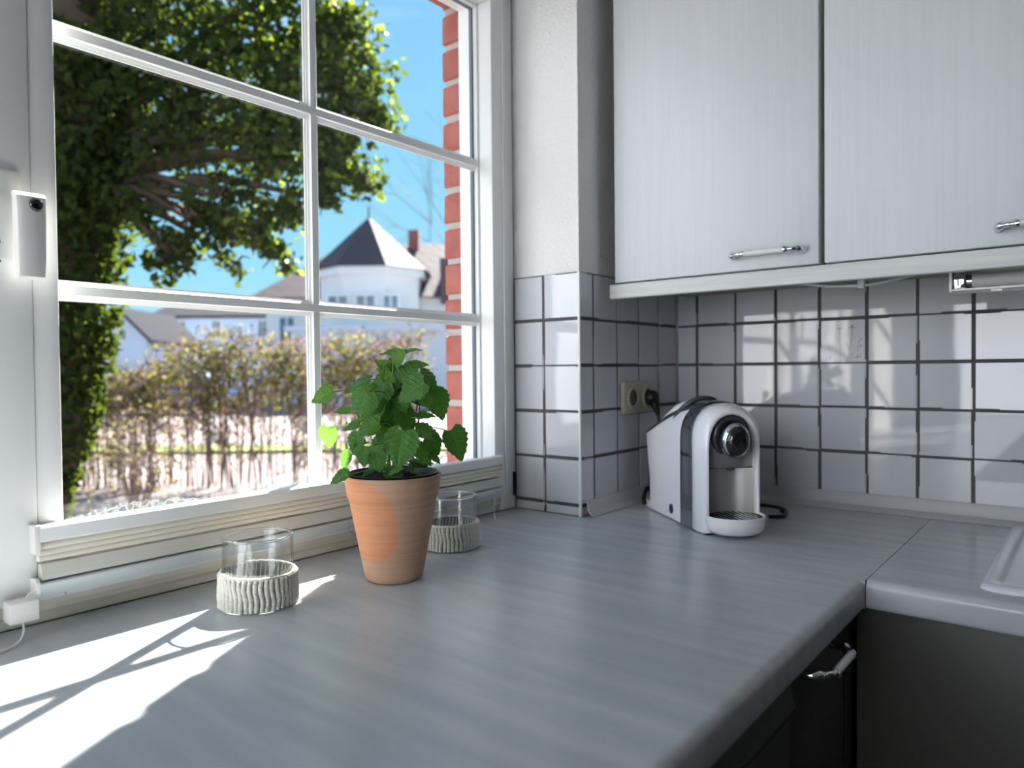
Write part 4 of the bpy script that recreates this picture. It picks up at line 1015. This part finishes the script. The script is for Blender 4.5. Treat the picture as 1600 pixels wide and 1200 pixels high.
M_roof = mat('dark_brown_roof', (.075, .045, .055), .75, bump=((3, 3, 9), .6, .03)); M_roofg = mat('grey_roof', (.012, .014, .022), .95, spec=.1)
M_pane = mat('house_pane', (.12, .16, .22), .12); M_hwt = mat('house_white_trim', (.80, .80, .78), .7)
# u,z helper: 1 px at 30 m = .0267 m ; horizon at y 580 = height 1.34 above ground
h1 = site('turret_house', -6.0, 30, 'large pale house with dark roof and pointed turret, centre background')
obj('walls', box(B(), -4.6, 5.6, 1.2, 9, 0, 4.6), M_hw, h1)
def hip(x0, x1, y0, y1, z0, z1, rx0, rx1):
    bm = B(); v = [bm.verts.new(p) for p in ((x0, y0, z0), (x1, y0, z0), (x1, y1, z0), (x0, y1, z0), (rx0, (y0+y1)/2, z1), (rx1, (y0+y1)/2, z1))]
    for f in ((0, 1, 5, 4), (1, 2, 5), (2, 3, 4, 5), (3, 0, 4), (3, 2, 1, 0)): bm.faces.new([v[i] for i in f])
    return bm
obj('roof', hip(-5.2, 6.4, .6, 9.6, 4.5, 7.5, -2.0, 4.0), M_roof, h1)
tw = [(0, 0)]
bm = B(); oc = [(2.25*math.cos(PI/8+k*PI/4), 2.25*math.sin(PI/8+k*PI/4)+1.4) for k in range(8)]; prism(bm, oc, 2, 0, 5.45); obj('turret_wall', bm, M_hw, h1)
bm = B(); prism(bm, [(2.5*math.cos(PI/8+k*PI/4), 2.5*math.sin(PI/8+k*PI/4)+1.4) for k in range(8)], 2, 5.3, 5.62); obj('eaves_band', bm, M_hwt, h1)
bm = B(); vs = [bm.verts.new((2.65*math.cos(PI/8+k*PI/4), 2.65*math.sin(PI/8+k*PI/4)+1.4, 5.6)) for k in range(8)]; ap = bm.verts.new((-.15, 1.4, 8.05))
for k in range(8): bm.faces.new((vs[k], vs[(k+1) % 8], ap))
bm.faces.new(vs[::-1]); obj('turret_roof', bm, M_roof, h1)
obj('finial', tube(B(), [(-.15, 1.4, 8.0), (-.15, 1.4, 8.5)], .04, 6), M_roof, h1)
windows(h1, [(-1.5, -.55, 3.6, 4.5), (-.35, .55, 3.6, 4.5), (.75, 1.5, 3.6, 4.5)], -.72, M_hwt, M_pane)
windows(h1, [(-4.1, -3.3, 2.6, 3.8), (2.9, 3.7, 2.6, 3.8)], 1.2, M_hwt, M_pane)
obj('chimney', box(B(), 1.1, 1.6, 4.6, 5.1, 6.6, 8.1), M_brick, h1)
obj('dormer', box(B(), 3.0, 3.7, .5, 3, 4.2, 6.1), M_roof, h1)
bm = B(); box(bm, -2.2, 4.6, -3.2, -1.4, 0, 2.85); box(bm, -2.4, 4.8, -3.4, -1.3, 2.85, 3.05); obj('annex', bm, mat('annex_render', (.62, .64, .72), .9), h1)
h2 = site('gabled_house', -21.0, 39, 'pale blue gabled house far left behind the ivy trunk')
obj('walls', box(B(), -1.6, 1.3, 0, 6, 0, 3.2), M_hb, h2)
obj('gable_wall', prism(B(), [(-1.6, 3.2), (1.3, 3.2), (-.15, 4.75)], 1, 0, 6), M_hb, h2)
bm = B()
for s in (-1, 1): prism(bm, [(-.15, 4.75), (-.15, 4.95), (-.15+s*1.8, 3.15), (-.15+s*1.8, 2.95)], 1, -.3, 6.2)
obj('roof', bm, M_roofg, h2); windows(h2, [(-.35, .25, 3.1, 3.8), (-.9, -.3, 1.6, 2.4)], 0, M_hwt, M_pane)
h3 = site('row_house', -18.2, 50, 'long pale row house with grey roof behind the hedge')
obj('walls', box(B(), -6.7, 8.6, 0, 7, 0, 5.3), M_hb, h3); gable(h3, 'roof', -6.7, 8.6, 0, 7, 5.3, 6.5, M_roofg)
windows(h3, [(-6.0, -5.3, 3.7, 5.0), (-5.0, -4.3, 3.7, 5.0), (-2.6, -1.9, 3.7, 5.0), (.6, 1.3, 3.7, 5.0), (2.8, 3.5, 3.7, 5.0), (5.2, 5.9, 3.7, 5.0), (7.2, 7.9, 3.7, 5.0)], 0, M_hwt, M_pane)
h4 = site('corner_house', -3.3, 48, 'pale house with light roof far right beside the brick edge')
obj('walls', box(B(), -4.5, 6, 0, 8, 0, 7.6), M_hw, h4); gable(h4, 'roof', -4.5, 6, 0, 8, 7.6, 9.8, mat('light_roof', (.24, .19, .19), .7)); windows(h4, [(-3.4, -2.4, 4.2, 5.6), (-.4, .6, 4.2, 5.6)], 0, M_hwt, M_pane)
# far clipped hedge, blue car, white post
fh = site('clipped_hedge', -14.6, 28, 'dark clipped hedge in front of the blue house', 'hedge')
bm = B(); box(bm, -1.2, 2.4, 0, 1, 0, 1.35, .12, 2); obj('hedge_core', bm, mat('dark_hedge', (.03, .05, .025), .95, bump=((12, 12, 12), 1, .05)), fh)
n = 1500; q = rng.rand(n, 3)*np.array([3.7, 1.1, 1.45])+np.array([-1.25, -.05, 0]); quads('leaves', q, rng.uniform(.05, .09, n), M_ivy, rng, fh)
car = site('parked_car', -11.2, 23.5, 'blue parked car seen through the hedge', 'car')
side_ = [(-1.9, .35), (-1.95, .75), (-1.6, .92), (-1.1, .98), (-.55, 1.38), (.75, 1.42), (1.35, 1.02), (1.9, .92), (2.0, .6), (1.95, .35)]
bm = B(); prism(bm, side_, 1, 0, 1.65); obj('body', bm, mat('car_blue', (.06, .16, .50), .25, coat=.5), car)
bm = B(); prism(bm, [(-.98, 1.0), (-.5, 1.33), (.7, 1.36), (1.18, 1.02)], 1, -.01, 1.66); obj('side_glass', bm, M_pane, car)
for x in (-1.25, 1.3):
    for y in (.08, 1.57):
        bm = B(); tube(bm, [(x, y-.09, .32), (x, y+.09, .32)], .32, 18); obj('wheel', bm, M_black, car)
po = site('post', -5.8, 14.0, 'slim white post standing behind the hedge', 'post')
bm = B(); lathe(bm, [(0, 0), (.05, 0), (.05, 1.55), (.065, 1.56), (.065, 1.62), (0, 1.64)], 12); obj('shaft', bm, M_hwt, po)
